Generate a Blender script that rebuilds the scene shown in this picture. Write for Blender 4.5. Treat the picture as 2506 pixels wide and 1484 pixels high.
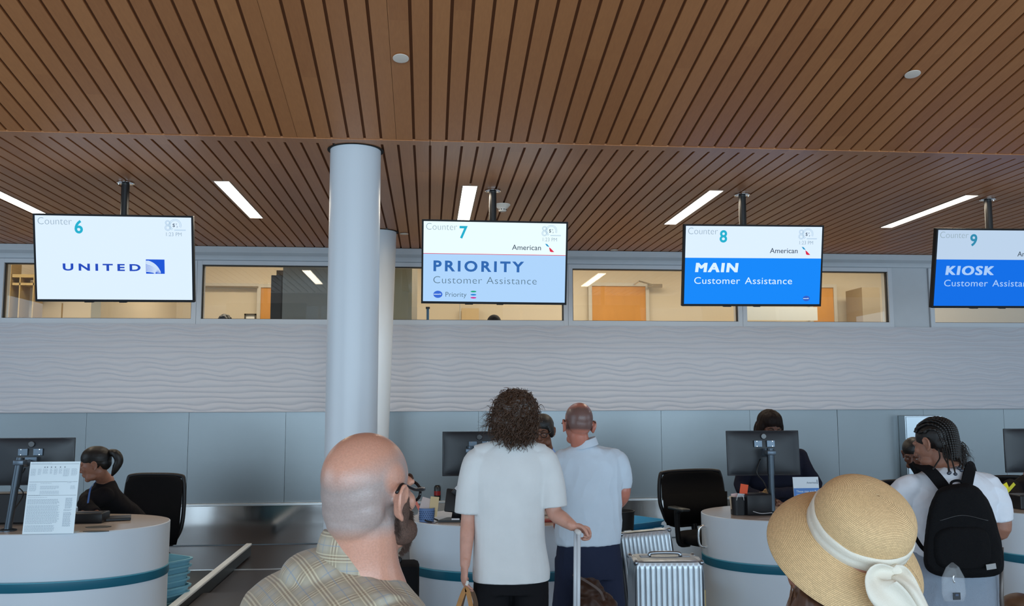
import bpy, bmesh, math, random
from math import sin, cos, pi, radians as R, sqrt
from mathutils import Vector as V, Matrix as M, noise, Euler
for o in list(bpy.data.objects): bpy.data.objects.remove(o)
SC = bpy.context.scene
COL = SC.collection
# ---------------------------------------------------------------- camera
YAW, PIT, ROL, FPX = 0.0922, 0.1051, -0.0028, 2202.1
CAM = V((0, 0, 1.68))
fw = V((sin(YAW)*cos(PIT), cos(YAW)*cos(PIT), sin(PIT)))
r0 = V((cos(YAW), -sin(YAW), 0)); u0 = r0.cross(fw)
rt = r0*cos(ROL) + u0*sin(ROL); up = -r0*sin(ROL) + u0*cos(ROL)
cd = bpy.data.cameras.new('camera'); cam = bpy.data.objects.new('camera', cd); COL.objects.link(cam)
cam.matrix_world = M(((rt.x, up.x, -fw.x, CAM.x), (rt.y, up.y, -fw.y, CAM.y), (rt.z, up.z, -fw.z, CAM.z), (0, 0, 0, 1)))
cd.sensor_width = 36; cd.lens = 36*FPX/2506; cd.clip_start = .05; cd.clip_end = 200
SC.camera = cam
def at(x, y, Y):      # a place in the hall, read off the survey of the photograph at depth Y
    d = fw + rt*((x-1253)/FPX) + up*((742-y)/FPX)
    return CAM + d*((Y-CAM.y)/d.y)
def px(Y, n):         # n photo pixels at depth Y, in metres
    return n*Y/FPX*1.0
# ---------------------------------------------------------------- light
SC.view_settings.view_transform = 'Standard'; SC.view_settings.look = 'None'
SC.view_settings.gamma = 1; SC.view_settings.use_curve_mapping = False
SC.view_settings.exposure = 0.0
SC.cycles.use_denoising = True
SC.cycles.max_bounces = 8; SC.cycles.diffuse_bounces = 4; SC.cycles.glossy_bounces = 4; SC.cycles.transparent_max_bounces = 12
SC.cycles.sample_clamp_indirect = 6
w = bpy.data.worlds.new('world'); SC.world = w; w.use_nodes = True
bg = w.node_tree.nodes['Background']; bg.inputs[0].default_value = (.55, .75, 1, 1); bg.inputs[1].default_value = .35
def area(name, loc, rot, sx, sy, power, col, spread=180):
    l = bpy.data.lights.new(name, 'AREA'); l.shape = 'RECTANGLE'; l.size = sx; l.size_y = sy
    l.energy = power; l.color = col; l.spread = R(spread)
    o = bpy.data.objects.new(name, l); COL.objects.link(o); o.location = loc; o.rotation_euler = rot
    return o
area('daylight_entrance', (1.5, -6.4, 2.02), (R(84), 0, 0), 17, 3.3, 1080, (.64, .84, 1.0))
area('fill_right', (11.3, 1.0, 2.2), (R(90), 0, R(90)), 9, 3.2, 190, (.64, .84, 1.0))  # added fill to brighten the right-hand counters, from an unseen opening
area('daylight_side', (-8.6, 2.0, 2.2), (R(90), 0, R(-90)), 7, 3.2, 170, (.62, .83, 1.0))
# ---------------------------------------------------------------- materials
MATS = {}
def mat(name, col, rough=.5, metal=0, noise_amt=0, noise_scale=20, bump=0, bump_scale=60, spec=.5, stretch=(1, 1, 1), sheen=0, aniso=0, coat=0):
    if name in MATS: return MATS[name]
    m = bpy.data.materials.new(name); m.use_nodes = True; nt = m.node_tree; b = nt.nodes['Principled BSDF']
    b.inputs['Base Color'].default_value = (*col, 1); b.inputs['Roughness'].default_value = rough
    b.inputs['Metallic'].default_value = metal; b.inputs['Specular IOR Level'].default_value = spec
    if sheen: b.inputs['Sheen Weight'].default_value = sheen
    if coat: b.inputs['Coat Weight'].default_value = coat
    if aniso: b.inputs['Anisotropic'].default_value = aniso
    if noise_amt or bump:
        tc = nt.nodes.new('ShaderNodeTexCoord'); mp = nt.nodes.new('ShaderNodeMapping'); mp.inputs[3].default_value = stretch
        nt.links.new(tc.outputs['Object'], mp.inputs[0])
    if noise_amt:
        n = nt.nodes.new('ShaderNodeTexNoise'); n.inputs['Scale'].default_value = noise_scale; n.inputs['Detail'].default_value = 4
        nt.links.new(mp.outputs[0], n.inputs[0])
        r = nt.nodes.new('ShaderNodeMapRange'); r.inputs[1].default_value = .3; r.inputs[2].default_value = .7
        r.inputs[3].default_value = 1-noise_amt; r.inputs[4].default_value = 1+noise_amt
        nt.links.new(n.outputs[0], r.inputs[0])
        h = nt.nodes.new('ShaderNodeHueSaturation'); h.inputs['Color'].default_value = (*col, 1)
        nt.links.new(r.outputs[0], h.inputs['Value']); nt.links.new(h.outputs[0], b.inputs['Base Color'])
    if bump:
        n2 = nt.nodes.new('ShaderNodeTexNoise'); n2.inputs['Scale'].default_value = bump_scale; n2.inputs['Detail'].default_value = 5
        nt.links.new(mp.outputs[0], n2.inputs[0])
        bp = nt.nodes.new('ShaderNodeBump'); bp.inputs['Strength'].default_value = bump; bp.inputs['Distance'].default_value = .01
        nt.links.new(n2.outputs[0], bp.inputs['Height']); nt.links.new(bp.outputs[0], b.inputs['Normal'])
    MATS[name] = m; return m
def emis(name, col, s):
    if name in MATS: return MATS[name]
    m = bpy.data.materials.new(name); m.use_nodes = True; nt = m.node_tree; nt.nodes.clear()
    o = nt.nodes.new('ShaderNodeOutputMaterial'); e = nt.nodes.new('ShaderNodeEmission')
    e.inputs[0].default_value = (*col, 1); e.inputs[1].default_value = s; nt.links.new(e.outputs[0], o.inputs[0])
    MATS[name] = m; return m
def sr(r, g, b):      # photo colour 0-255 to linear
    f = lambda c: c/12.92 if c <= .04045 else ((c+.055)/1.055)**2.4
    return (f(r/255), f(g/255), f(b/255))
# ---------------------------------------------------------------- objects
def props(o, label=None, cat=None, group=None, kind=None):
    if label: o['label'] = label
    if cat: o['category'] = cat
    if group: o['group'] = group
    if kind: o['kind'] = kind
    return o
def thing(name, label, cat, loc=(0, 0, 0), rot=(0, 0, 0), group=None):
    o = bpy.data.objects.new(name, None); COL.objects.link(o); o.location = loc; o.rotation_euler = rot
    o.empty_display_size = .05
    return props(o, label, cat, group)
def wm(o):
    m = o.matrix_parent_inverse @ o.matrix_basis if o.parent else o.matrix_basis
    m = o.matrix_basis
    return (wm(o.parent) @ m) if o.parent else m
def obj(name, src, m, parent=None, world=True, smooth=False, autosm=None):
    """link one mesh object; its vertices come in world coordinates (world=True) or in the parent's own"""
    if isinstance(src, bpy.types.Mesh): me = src
    else:
        me = bpy.data.meshes.new(name); src.to_mesh(me); src.free()
    me.name = name
    if parent and world: me.transform(wm(parent).inverted())
    for mm in (m if isinstance(m, (list, tuple)) else [m]): me.materials.append(mm)
    if smooth or autosm:
        for p in me.polygons: p.use_smooth = True
        if autosm:
            bm = bmesh.new(); bm.from_mesh(me)
            for e in bm.edges:
                if len(e.link_faces) != 2 or e.calc_face_angle(0) > R(autosm): e.smooth = False
            bm.to_mesh(me); bm.free()
    o = bpy.data.objects.new(name, me); COL.objects.link(o)
    if parent: o.parent = parent
    return o
def single(name, src, m, label, cat, group=None, **k):
    """a thing that is one mesh: origin moved to the middle of its base"""
    o = obj(name, src, m, None, **k)
    vs = [v.co for v in o.data.vertices]
    c = V(((min(v.x for v in vs)+max(v.x for v in vs))/2, (min(v.y for v in vs)+max(v.y for v in vs))/2, min(v.z for v in vs)))
    o.data.transform(M.Translation(-c)); o.location = c
    return props(o, label, cat, group)
def struct(name, src, m, parent=None, **k):
    o = obj(name, src, m, parent, **k)
    if not parent: o['kind'] = 'structure'
    return o
def copy_tree(o, parent=None, **kw):
    c = o.copy(); COL.objects.link(c)
    if parent: c.parent = parent
    for ch in [x for x in bpy.data.objects if x.parent == o]: copy_tree(ch, c)
    for k, v in kw.items():
        if k == 'loc': c.location = v
        elif k == 'rot': c.rotation_euler = v
        else: c[k] = v
    return c
# ---------------------------------------------------------------- shapes
def nb(): return bmesh.new()
def box(bm, c, s, rot=None, bev=0, mi=0):
    g = bmesh.ops.create_cube(bm, size=1)
    vs = g['verts']; mx = M.Translation(c) @ (rot.to_4x4() if rot else M.Identity(4)) @ M.Diagonal((s[0], s[1], s[2], 1))
    bmesh.ops.transform(bm, matrix=mx, verts=vs)
    fs = set(f for v in vs for f in v.link_faces)
    if bev:
        es = list(set(e for v in vs for e in v.link_edges))
        r = bmesh.ops.bevel(bm, geom=es, offset=bev, segments=2, affect='EDGES', profile=.5)
        fs = set(r['faces']) | set(f for f in fs if f.is_valid)
    for f in fs:
        if f.is_valid: f.material_index = mi
    return bm
def b2(bm, a, b, mi=0, bev=0):   # box from corner to corner
    a, b = V(a), V(b); return box(bm, (a+b)/2, [abs(b[i]-a[i]) for i in range(3)], None, bev, mi)
def frame(d):
    d = V(d).normalized(); t = V((0, 0, 1)) if abs(d.z) < .93 else V((0, 1, 0))
    x = t.cross(d).normalized(); return x, d.cross(x), d
def ringpts(c, x, y, rx, ry, n, p=2):
    out = []
    for i in range(n):
        a = 2*pi*i/n; ca, sa = cos(a), sin(a)
        k = 1 if p == 2 else (abs(ca)**p + abs(sa)**p)**(-1/p)
        out.append(c + x*(rx*ca*k) + y*(ry*sa*k))
    return out
def loft(bm, rings, cap=True, mi=0, closed=True, uv=None):
    vr = [[bm.verts.new(p) for p in r] for r in rings]; n = len(rings[0])
    rng = range(n) if closed else range(n-1)
    for a, b in zip(vr, vr[1:]):
        for i in rng:
            f = bm.faces.new((a[i], a[(i+1) % n], b[(i+1) % n], b[i])); f.material_index = mi
    if cap:
        for r, fl in ((vr[0], True), (vr[-1], False)):
            f = bm.faces.new(list(reversed(r)) if fl else r); f.material_index = mi
    return vr
def spl(pts, n=6):
    """Catmull-Rom through points (tuples of any length)"""
    P = [tuple(p) for p in pts]
    if len(P) < 3:
        return [tuple(a+(b-a)*t/n for a, b in zip(P[0], P[1])) for t in range(n+1)]
    P = [tuple(2*a-b for a, b in zip(P[0], P[1]))]+P+[tuple(2*a-b for a, b in zip(P[-1], P[-2]))]
    out = []
    for i in range(1, len(P)-2):
        for k in range(n):
            t = k/n
            out.append(tuple(.5*((2*b)+(-a+c)*t+(2*a-5*b+4*c-d)*t*t+(-a+3*b-3*c+d)*t**3) for a, b, c, d in zip(P[i-1], P[i], P[i+1], P[i+2])))
    out.append(P[-2]); return out
def tube(bm, pts, r, n=10, sm=0, mi=0, cap=True, flat=1):
    """round bar along points; r a number or list; sm>0 splines it"""
    rs = r if isinstance(r, (list, tuple)) else [r]*len(pts)
    q = [(*p, a) for p, a in zip(pts, rs)]
    if sm: q = spl(q, sm)
    ps = [V(a[:3]) for a in q]; rr = [a[3] for a in q]
    x, y, d = frame(ps[1]-ps[0]); rings = []
    for i, p in enumerate(ps):
        dn = (ps[min(i+1, len(ps)-1)]-ps[max(i-1, 0)]).normalized()
        x = (x-dn*x.dot(dn)).normalized(); y = dn.cross(x)
        rings.append(ringpts(p, x, y, rr[i], rr[i]*flat, n))
    return loft(bm, rings, cap, mi)
def lathe(bm, c, prof, n=32, mi=0, ax=None, capped=True):
    """profile of (radius, height) turned about the z axis at c"""
    c = V(c); X, Y, Z = (V((1, 0, 0)), V((0, 1, 0)), V((0, 0, 1))) if ax is None else frame(ax)
    return loft(bm, [ringpts(c+Z*h, X, Y, max(r, 1e-5), max(r, 1e-5), n) for r, h in prof], capped, mi)
def ell(bm, c, r, rot=None, n=20, mi=0):
    g = bmesh.ops.create_uvsphere(bm, u_segments=n, v_segments=max(8, n*2//3), radius=1)
    mx = M.Translation(c) @ (rot.to_4x4() if rot else M.Identity(4)) @ M.Diagonal((r[0], r[1], r[2], 1))
    bmesh.ops.transform(bm, matrix=mx, verts=g['verts'])
    for v in g['verts']:
        for f in v.link_faces: f.material_index = mi
def prism(bm, pts, h, mi=0, axis=2, z0=0):
    """polygon (x,y) pushed up by h"""
    a = [bm.verts.new((p[0], p[1], z0)) for p in pts]; b = [bm.verts.new((p[0], p[1], z0+h)) for p in pts]
    n = len(pts); fs = [bm.faces.new(list(reversed(a))), bm.faces.new(b)]
    for i in range(n): fs.append(bm.faces.new((a[i], a[(i+1) % n], b[(i+1) % n], b[i])))
    for f in fs: f.material_index = mi
    return fs
def dg_mesh(ob):
    dg = bpy.context.evaluated_depsgraph_get(); dg.update(); e = ob.evaluated_get(dg)
    return bpy.data.meshes.new_from_object(e)
def remesh(bm, vox=.006, smooth=2, disp=None):
    """weld overlapping closed shapes into one continuous skin"""
    bmesh.ops.recalc_face_normals(bm, faces=bm.faces)
    me = bpy.data.meshes.new('t'); bm.to_mesh(me); bm.free()
    o = bpy.data.objects.new('t', me); COL.objects.link(o)
    m = o.modifiers.new('r', 'REMESH'); m.mode = 'VOXEL'; m.voxel_size = vox; m.use_smooth_shade = True
    if smooth:
        s = o.modifiers.new('s', 'SMOOTH'); s.factor = .5; s.iterations = smooth
    me2 = dg_mesh(o); bpy.data.objects.remove(o); bpy.data.meshes.remove(me)
    b_ = bmesh.new(); b_.from_mesh(me2); ed = [e for e in b_.edges if len(e.link_faces) == 1]
    if ed: bmesh.ops.holes_fill(b_, edges=ed, sides=0); b_.to_mesh(me2)
    b_.free()
    if disp:
        me2.update()
        nn = [v.normal.copy() for v in me2.vertices]
        for v, nv in zip(me2.vertices, nn): v.co += nv*disp(v.co, nv)
    for p in me2.polygons: p.use_smooth = True
    return me2
TXT = {}
def text_bm(bm, body, size, x, z, y=0, off=0, sp=1.0, align='LEFT', sx=1.0, shear=0, depth=.0006, mi=0):
    """lettering in the x-z plane facing -y, baseline start at (x, y, z)"""
    c = bpy.data.curves.new('t', 'FONT'); c.body = body; c.size = size; c.offset = off; c.space_character = sp
    c.align_x = align; c.extrude = depth; c.shear = shear; c.resolution_u = 4
    o = bpy.data.objects.new('t', c); COL.objects.link(o); me = dg_mesh(o); bpy.data.objects.remove(o)
    me.transform(M.Translation((x, y, z)) @ M.Rotation(pi/2, 4, 'X') @ M.Diagonal((sx, 1, 1, 1)))
    n0 = len(bm.faces); bm.from_mesh(me); bpy.data.meshes.remove(me)
    bm.faces.ensure_lookup_table()
    for f in list(bm.faces)[n0:]: f.material_index = mi
    return bm
# ================================================================ the hall
YW = 9.671; ZC = 3.28; KY0, KY1 = 5.53, 5.60; SL = .195; PITCH = .10112; X0 = -2.5296
def wood_mat():
    m = bpy.data.materials.new('ceiling_wood'); m.use_nodes = True; nt = m.node_tree; b = nt.nodes['Principled BSDF']
    N = nt.nodes.new; L = nt.links.new
    tc = N('ShaderNodeTexCoord'); sx = N('ShaderNodeSeparateXYZ'); L(tc.outputs['Object'], sx.inputs[0])
    d = N('ShaderNodeMath'); d.operation = 'DIVIDE'; L(sx.outputs[0], d.inputs[0]); d.inputs[1].default_value = PITCH
    a = N('ShaderNodeMath'); a.operation = 'ADD'; L(d.outputs[0], a.inputs[0]); a.inputs[1].default_value = -X0/PITCH
    f = N('ShaderNodeMath'); f.operation = 'FLOOR'; L(a.outputs[0], f.inputs[0])
    # planks are cut into lengths, joints staggered
    wn0 = N('ShaderNodeTexWhiteNoise'); wn0.noise_dimensions = '1D'; L(f.outputs[0], wn0.inputs['W'])
    j = N('ShaderNodeMath'); j.operation = 'MULTIPLY_ADD'; L(sx.outputs[1], j.inputs[0]); j.inputs[1].default_value = .41; L(wn0.outputs[0], j.inputs[2])
    jf = N('ShaderNodeMath'); jf.operation = 'FLOOR'; L(j.outputs[0], jf.inputs[0])
    cb = N('ShaderNodeCombineXYZ'); L(f.outputs[0], cb.inputs[0]); L(jf.outputs[0], cb.inputs[1])
    wn = N('ShaderNodeTexWhiteNoise'); wn.noise_dimensions = '2D'; L(cb.outputs[0], wn.inputs[0])
    mp = N('ShaderNodeMapping'); mp.inputs[3].default_value = (55, 1.6, 55); L(tc.outputs['Object'], mp.inputs[0])
    mv = N('ShaderNodeVectorMath'); mv.operation = 'ADD'; L(mp.outputs[0], mv.inputs[0]); L(wn.outputs[1], mv.inputs[1])
    n = N('ShaderNodeTexNoise'); n.inputs['Scale'].default_value = 1.6; n.inputs['Detail'].default_value = 6; L(mv.outputs[0], n.inputs[0])
    s = N('ShaderNodeMath'); s.operation = 'MULTIPLY_ADD'; L(n.outputs[0], s.inputs[0]); s.inputs[1].default_value = .58
    s2 = N('ShaderNodeMath'); s2.operation = 'MULTIPLY'; L(wn.outputs[0], s2.inputs[0]); s2.inputs[1].default_value = .42; L(s2.outputs[0], s.inputs[2])
    r = N('ShaderNodeValToRGB'); r.color_ramp.elements[0].position = .12; r.color_ramp.elements[1].position = .85
    r.color_ramp.elements[0].color = (*sr(172, 110, 66), 1); r.color_ramp.elements[1].color = (*sr(198, 133, 82), 1)
    L(s.outputs[0], r.inputs[0]); L(r.outputs[0], b.inputs['Base Color'])
    b.inputs['Roughness'].default_value = .42; b.inputs['Specular IOR Level'].default_value = .5
    return m
WOOD = wood_mat(); MATS['wood'] = WOOD
DARK = mat('ceiling_void', sr(124, 78, 46), .9)
WHITE = mat('painted_wall', sr(196, 202, 208), .6, noise_amt=.02, noise_scale=6)
FRAMEG = mat('window_frame_paint', sr(205, 211, 218), .45)
BLACKG = mat('black_gasket', (.008, .008, .008), .5)
XA, XB, YR = -8.8, 11.5, -6.6
zs = lambda y: ZC + SL*(KY0-y)
# ceiling: boards with open joints under a dark void
bm = nb()
gap = .0165; k = int((XA-X0)/PITCH)
upclosed = {17, 23}
def slat(bm, xa, xb, ya, yb, za, zb, t=.012):
    v = [bm.verts.new(p) for p in ((xa, ya, za), (xb, ya, za), (xb, yb, zb), (xa, yb, zb), (xa, ya, za+t), (xb, ya, za+t), (xb, yb, zb+t), (xa, yb, zb+t))]
    for q in ((0, 3, 2, 1), (4, 5, 6, 7), (0, 1, 5, 4), (1, 2, 6, 5), (2, 3, 7, 6), (3, 0, 4, 7)): bm.faces.new([v[i] for i in q])
while X0+k*PITCH < XB:
    xa = X0+k*PITCH+gap/2; xb = X0+(k+1)*PITCH-gap/2
    ua = xa-(gap-.002 if k in upclosed else 0)
    slat(bm, ua, xb, -6.5, KY0-.012, zs(-6.5), zs(KY0-.012))
    slat(bm, xa, xb, KY1+.012, YW-.02, ZC, ZC)
    k += 1
for i, xq in enumerate(range(int(XA)-1, int(XB)+1, 3)):      # the cross board at the fold, in lengths
    b2(bm, (xq, KY0-.012, ZC-.0008), (xq+2.996, KY1+.012, ZC+.012))
ce = struct('ceiling', bm, WOOD)
bm = nb()
slat(bm, XA-.2, XB+.2, -6.6, KY0, zs(-6.6)+.0135, zs(KY0)+.0135, .06)
slat(bm, XA-.2, XB+.2, KY0, YW+.1, ZC+.0135, ZC+.0135, .06)
struct('ceiling_void', bm, DARK, ce)
# floor
def floor_mat():
    m = mat('terrazzo_floor', sr(150, 152, 154), .32, noise_amt=.12, noise_scale=90)
    return m
bm = nb(); b2(bm, (XA-.3, -7, -.2), (XB+.3, YW+.2, 0)); struct('floor', bm, floor_mat())
# side walls and the glazed front behind the visitor
bm = nb(); b2(bm, (XA-.2, 4.2, 0), (XA, YW+.2, 3.4)); b2(bm, (XA-.2, -6.6, 3.3), (XA, 4.2, 5.8)); b2(bm, (XA-.2, 4.2, 3.3), (XA, 5.6, 3.6)); struct('wall_left', bm, WHITE)
bm = nb(); b2(bm, (XB, 5.6, 0), (XB+.2, YW+.2, 5.8)); b2(bm, (XB, -6.6, 4.0), (XB+.2, 5.6, 5.8)); struct('wall_right', bm, WHITE)  # stretch left open to let the added fill light in
bm = nb()
b2(bm, (XA, -6.7, 4.3), (XB, -6.5, 5.7)); b2(bm, (XA, -6.7, 0), (XB, -6.5, .35))
struct('wall_front', bm, WHITE)
bm = nb()
x = XA
while x < XB: b2(bm, (x, -6.3, .3), (x+.07, -6.18, 4.35)); x += 1.9
b2(bm, (XA, -6.3, 2.5), (XB, -6.2, 2.56))
struct('window_1', bm, FRAMEG)
# wavy relief wall
WAVE = mat('wave_wall', sr(196, 197, 204), .5)
def wavewall(xa, xb, za, zb, y, nx, nz):
    bm = nb(); g = []
    for j in range(nz+1):
        z = za+(zb-za)*j/nz; row = []
        for i in range(nx+1):
            x = xa+(xb-xa)*i/nx
            ph = z/.058 + .30*sin(2*pi*x/.47+z*9.0)*(.55+.45*sin(z*13+1)) + .12*sin(2*pi*x/.9+z*31)
            h = abs(sin(pi*ph))**.8
            row.append(bm.verts.new((x, y-.0095*h, z)))
        g.append(row)
    for j in range(nz):
        for i in range(nx): bm.faces.new((g[j][i], g[j][i+1], g[j+1][i+1], g[j+1][i]))
    return bm
bm = wavewall(-6.2, 9.0, 1.548, 2.455, 9.60, 620, 200)
b2(bm, (-6.2, 9.592, 1.54), (9.0, 9.68, 1.549)); b2(bm, (XA, 9.59, 1.54), (-6.2, 9.68, 2.46)); b2(bm, (9.0, 9.59, 1.54), (XB, 9.68, 2.46))
struct('wall_back', bm, WAVE, smooth=True)
# smooth wall around and above the window band
bm = nb()
b2(bm, (XA, 9.671, 0), (XB, 9.80, 2.50))
b2(bm, (XA, 9.671, 3.125), (XB, 9.80, 3.55))
b2(bm, (5.205, 9.66, 2.455), (5.63, 9.80, 3.13))
bm2 = bm
struct('wall_window', bm, WHITE)
# rounded cove under the ceiling
bm = nb()
prof = [(9.60, ZC-.004), (9.60, 3.235), (9.607, 3.215), (9.625, 3.20), (9.645, 3.185), (9.655, 3.165), (9.66, 3.14), (9.70, 3.125), (9.70, ZC-.004)]
loft(bm, [[V((x, a, b)) for a, b in prof] for x in (XA, XB)])
bmesh.ops.recalc_face_normals(bm, faces=bm.faces)
struct('trim_1', bm, WHITE)
# windows
GL = bpy.data.materials.new('window_glass'); GL.use_nodes = True; nt = GL.node_tree; nt.nodes.clear()
o_ = nt.nodes.new('ShaderNodeOutputMaterial'); tr = nt.nodes.new('ShaderNodeBsdfTransparent'); gl = nt.nodes.new('ShaderNodeBsdfGlossy'); mx = nt.nodes.new('ShaderNodeMixShader'); fr = nt.nodes.new('ShaderNodeFresnel')
gl.inputs['Roughness'].default_value = .0; fr.inputs[0].default_value = 1.75; tr.inputs[0].default_value = (.93, .96, .95, 1)
nt.links.new(fr.outputs[0], mx.inputs[0]); nt.links.new(tr.outputs[0], mx.inputs[1]); nt.links.new(gl.outputs[0], mx.inputs[2]); nt.links.new(mx.outputs[0], o_.inputs[0])
edges = [(-6.34, -4.42), (-4.42, -2.43), (-2.43, -.52), (-.52, 1.505), (1.505, 3.455), (3.455, 5.20), (5.635, 7.55), (7.55, 9.45)]
for i, (a, b) in enumerate(edges):
    wz0, wz1 = 2.455, 3.13; t = .05; gz0, gz1 = 2.512, 3.085
    bm = nb(); yf = 9.635
    b2(bm, (a+.001, yf, gz1), (b-.001, 9.79, wz1), bev=.002); b2(bm, (a+.001, yf, wz0), (b-.001, 9.79, gz0), bev=.002)
    b2(bm, (a+.001, yf-.002, wz0-.001), (a+t, 9.79, wz1-.001), bev=.002); b2(bm, (b-t, yf-.002, wz0-.001), (b-.001, 9.79, wz1-.001), bev=.002)
    wo = struct('window_%d' % (i+2), bm, FRAMEG)
    bm = nb(); s = .009
    for q in (((a+t, 9.66, gz0), (b-t, 9.70, gz0+s*.6)), ((a+t, 9.65, gz1-s), (b-t, 9.70, gz1)), ((a+t, 9.66, gz0), (a+t+s, 9.70, gz1)), ((b-t-s, 9.66, gz0), (b-t, 9.70, gz1))): b2(bm, *q)
    obj('gasket', bm, BLACKG, wo)
    bm = nb(); v = [bm.verts.new(p) for p in ((a+t, 9.69, gz0), (b-t, 9.69, gz0), (b-t, 9.69, gz1), (a+t, 9.69, gz1))]; bm.faces.new(v)
    obj('window_pane', bm, GL, wo)
# brushed steel wall lining, one sheet beside the other
def steel(name, rough, stretch, bumpd, wob, col=(.52, .58, .62)):
    m = bpy.data.materials.new(name); m.use_nodes = True; nt = m.node_tree; b = nt.nodes['Principled BSDF']; L = nt.links.new; N = nt.nodes.new
    b.inputs['Metallic'].default_value = 1; b.inputs['Base Color'].default_value = (*col, 1); b.inputs['Roughness'].default_value = rough
    tc = N('ShaderNodeTexCoord'); mp = N('ShaderNodeMapping'); mp.inputs[3].default_value = stretch; L(tc.outputs['Object'], mp.inputs[0])
    n = N('ShaderNodeTexNoise'); n.inputs['Scale'].default_value = 1; n.inputs['Detail'].default_value = 3; L(mp.outputs[0], n.inputs[0])
    n2 = N('ShaderNodeTexNoise'); n2.inputs['Scale'].default_value = 1.3; n2.inputs['Detail'].default_value = 1; L(tc.outputs['Object'], n2.inputs[0])
    m1 = N('ShaderNodeMath'); m1.operation = 'MULTIPLY'; L(n2.outputs[0], m1.inputs[0]); m1.inputs[1].default_value = wob
    m2 = N('ShaderNodeMath'); m2.operation = 'MULTIPLY_ADD'; L(n.outputs[0], m2.inputs[0]); m2.inputs[1].default_value = bumpd; L(m1.outputs[0], m2.inputs[2])
    bp = N('ShaderNodeBump'); bp.inputs['Distance'].default_value = 1; bp.inputs['Strength'].default_value = 1
    L(m2.outputs[0], bp.inputs['Height']); L(bp.outputs[0], b.inputs['Normal'])
    MATS[name] = m; return m
ST1 = steel('brushed_steel', .36, (3, 3, 300), .0002, .003, (.215, .235, .245))
ST2 = steel('polished_steel', .12, (9, 2, 2), .0003, .012, (.60, .60, .60))
bm = nb(); rnd = random.Random(4)
jx = [-8.7, -7.6, -6.5, -5.5, -4.5, -3.485, -2.467, -1.482, -.46, .53, 1.54, 2.511, 3.502, 4.497, 5.496, 6.441, 7.45, 8.5, 9.6, 10.8]
for a, b in zip(jx, jx[1:]):
    t = rnd.uniform(-.004, .004); t2 = rnd.uniform(-.004, .006)
    box(bm, ((a+b)/2, 9.655, 1.075), (b-a-.003, .02, .93), Euler((t2, 0, t)).to_matrix())
sl = struct('wall_steel', bm, ST1)
bm = nb(); b2(bm, (-8.7, 9.585, .585), (10.8, 9.67, .612), bev=.003); obj('ledge', bm, mat('satin_steel', (.55, .56, .56), .3, 1), sl)
bm = nb()
for a, b in zip([-8.7, -6.0, -3.6, -1.02, 1.62, 4.2, 6.8, 9], [-6.0, -3.6, -1.02, 1.62, 4.2, 6.8, 9, 10.8]):
    box(bm, ((a+b)/2, 9.635, .39), (b-a-.004, .02, .385), Euler((rnd.uniform(-.01, .01), 0, rnd.uniform(-.012, .012))).to_matrix())
obj('kick_panel', bm, ST2, sl)
# round columns
COLW = mat('column_paint', sr(208, 214, 220), .38)
def column(y, r, label, r0=None):
    c = thing('column', label, 'column', (-.482, y, 0))
    bm = nb(); lathe(bm, (-.482, y, 0), [(r0 or r, 0), (r, ZC+.02)], 72); obj('shaft', bm, COLW, c, autosm=40)
    bm = nb(); lathe(bm, (-.482, y, 0), [(r+.018, ZC-.0045), (r+.018, ZC-.001)], 48); obj('ceiling_cutout', bm, mat('void_black', (.01, .008, .006), .9), c)
    return c
column(5.77, .162, 'round white column in front, running up to the wooden ceiling')
column(8.66, .162, 'round white column farther back, half hidden behind the front one', .075)
# recessed ceiling lamps
LAMP = emis('lamp_diffuser', (1.0, .90, .74), 9.0)
WTRIM = mat('lamp_trim', sr(150, 130, 112), .4)
WL = ['cut off at the left, beside the counter 6 screen', 'left of the front column', 'just above the counter 7 screen', 'up and left of the counter 8 screen', 'left of the pole of the counter 9 screen']
for x, tx in zip([-3.36, -1.535, .302, 2.217, 4.31], WL):
    t = thing('ceiling_light', 'lit strip lamp in the ceiling, '+tx, 'ceiling light', (x, 7.37, ZC-.03), group='strip lamps in the wooden ceiling')
    bm = nb(); w_ = .054
    for s_ in (-1, 1): b2(bm, (x+s_*(w_+.004)-.004, 6.68, ZC-.004), (x+s_*(w_+.004)+.004, 8.06, ZC+.012)); b2(bm, (x-w_, 7.37+s_*.688-.004, ZC-.004), (x+w_, 7.37+s_*.688+.004, ZC+.012))
    obj('trim_frame', bm, WTRIM, t)
    bm = nb(); b2(bm, (x-w_, 6.684, ZC-.002), (x+w_, 8.056, ZC+.014)); obj('diffuser', bm, LAMP, t)
    area('strip_lamp', (x, 7.37, ZC-.012), (0, 0, 0), .1, 1.36, 13, (1.0, .86, .66), 170)
# flush discs of the sprinklers
DISC = mat('disc_white', sr(238, 226, 212), .5)
def disc(px_, py_, label, slope, r=.042):
    d = fw + rt*((px_-1253)/FPX) + up*((742-py_)/FPX)
    if slope: t = (ZC+SL*KY0-CAM.z)/(d.z+SL*d.y)
    else: t = (ZC-CAM.z)/d.z
    p = CAM+d*t; n = V((0, SL, 1)).normalized() if slope else V((0, 0, 1))
    o = thing('sprinkler_cover', label, 'ceiling disc', p-n*.012, group='white discs in the ceiling')
    bm = nb(); lathe(bm, p-n*.010, [(r*.85, 0), (r, .001), (r, .004), (r*.9, .006)], 32, ax=n); obj('cover_plate', bm, DISC, o, autosm=30)
    bm = nb(); lathe(bm, p-n*.005, [(r*.7, 0), (r*.7, .006)], 24, ax=n); obj('collar', bm, BLACKG, o)
disc(981, 140, 'white ceiling disc at upper left centre, above the front column', True)
disc(2233, 179, 'white ceiling disc high on the right of the sloping ceiling', True)
disc(989, 571, 'small white ceiling disc right of the rear column', False)
disc(1503, 611, 'small white ceiling disc by the wall between the screens for counters 7 and 8', False)
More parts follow.
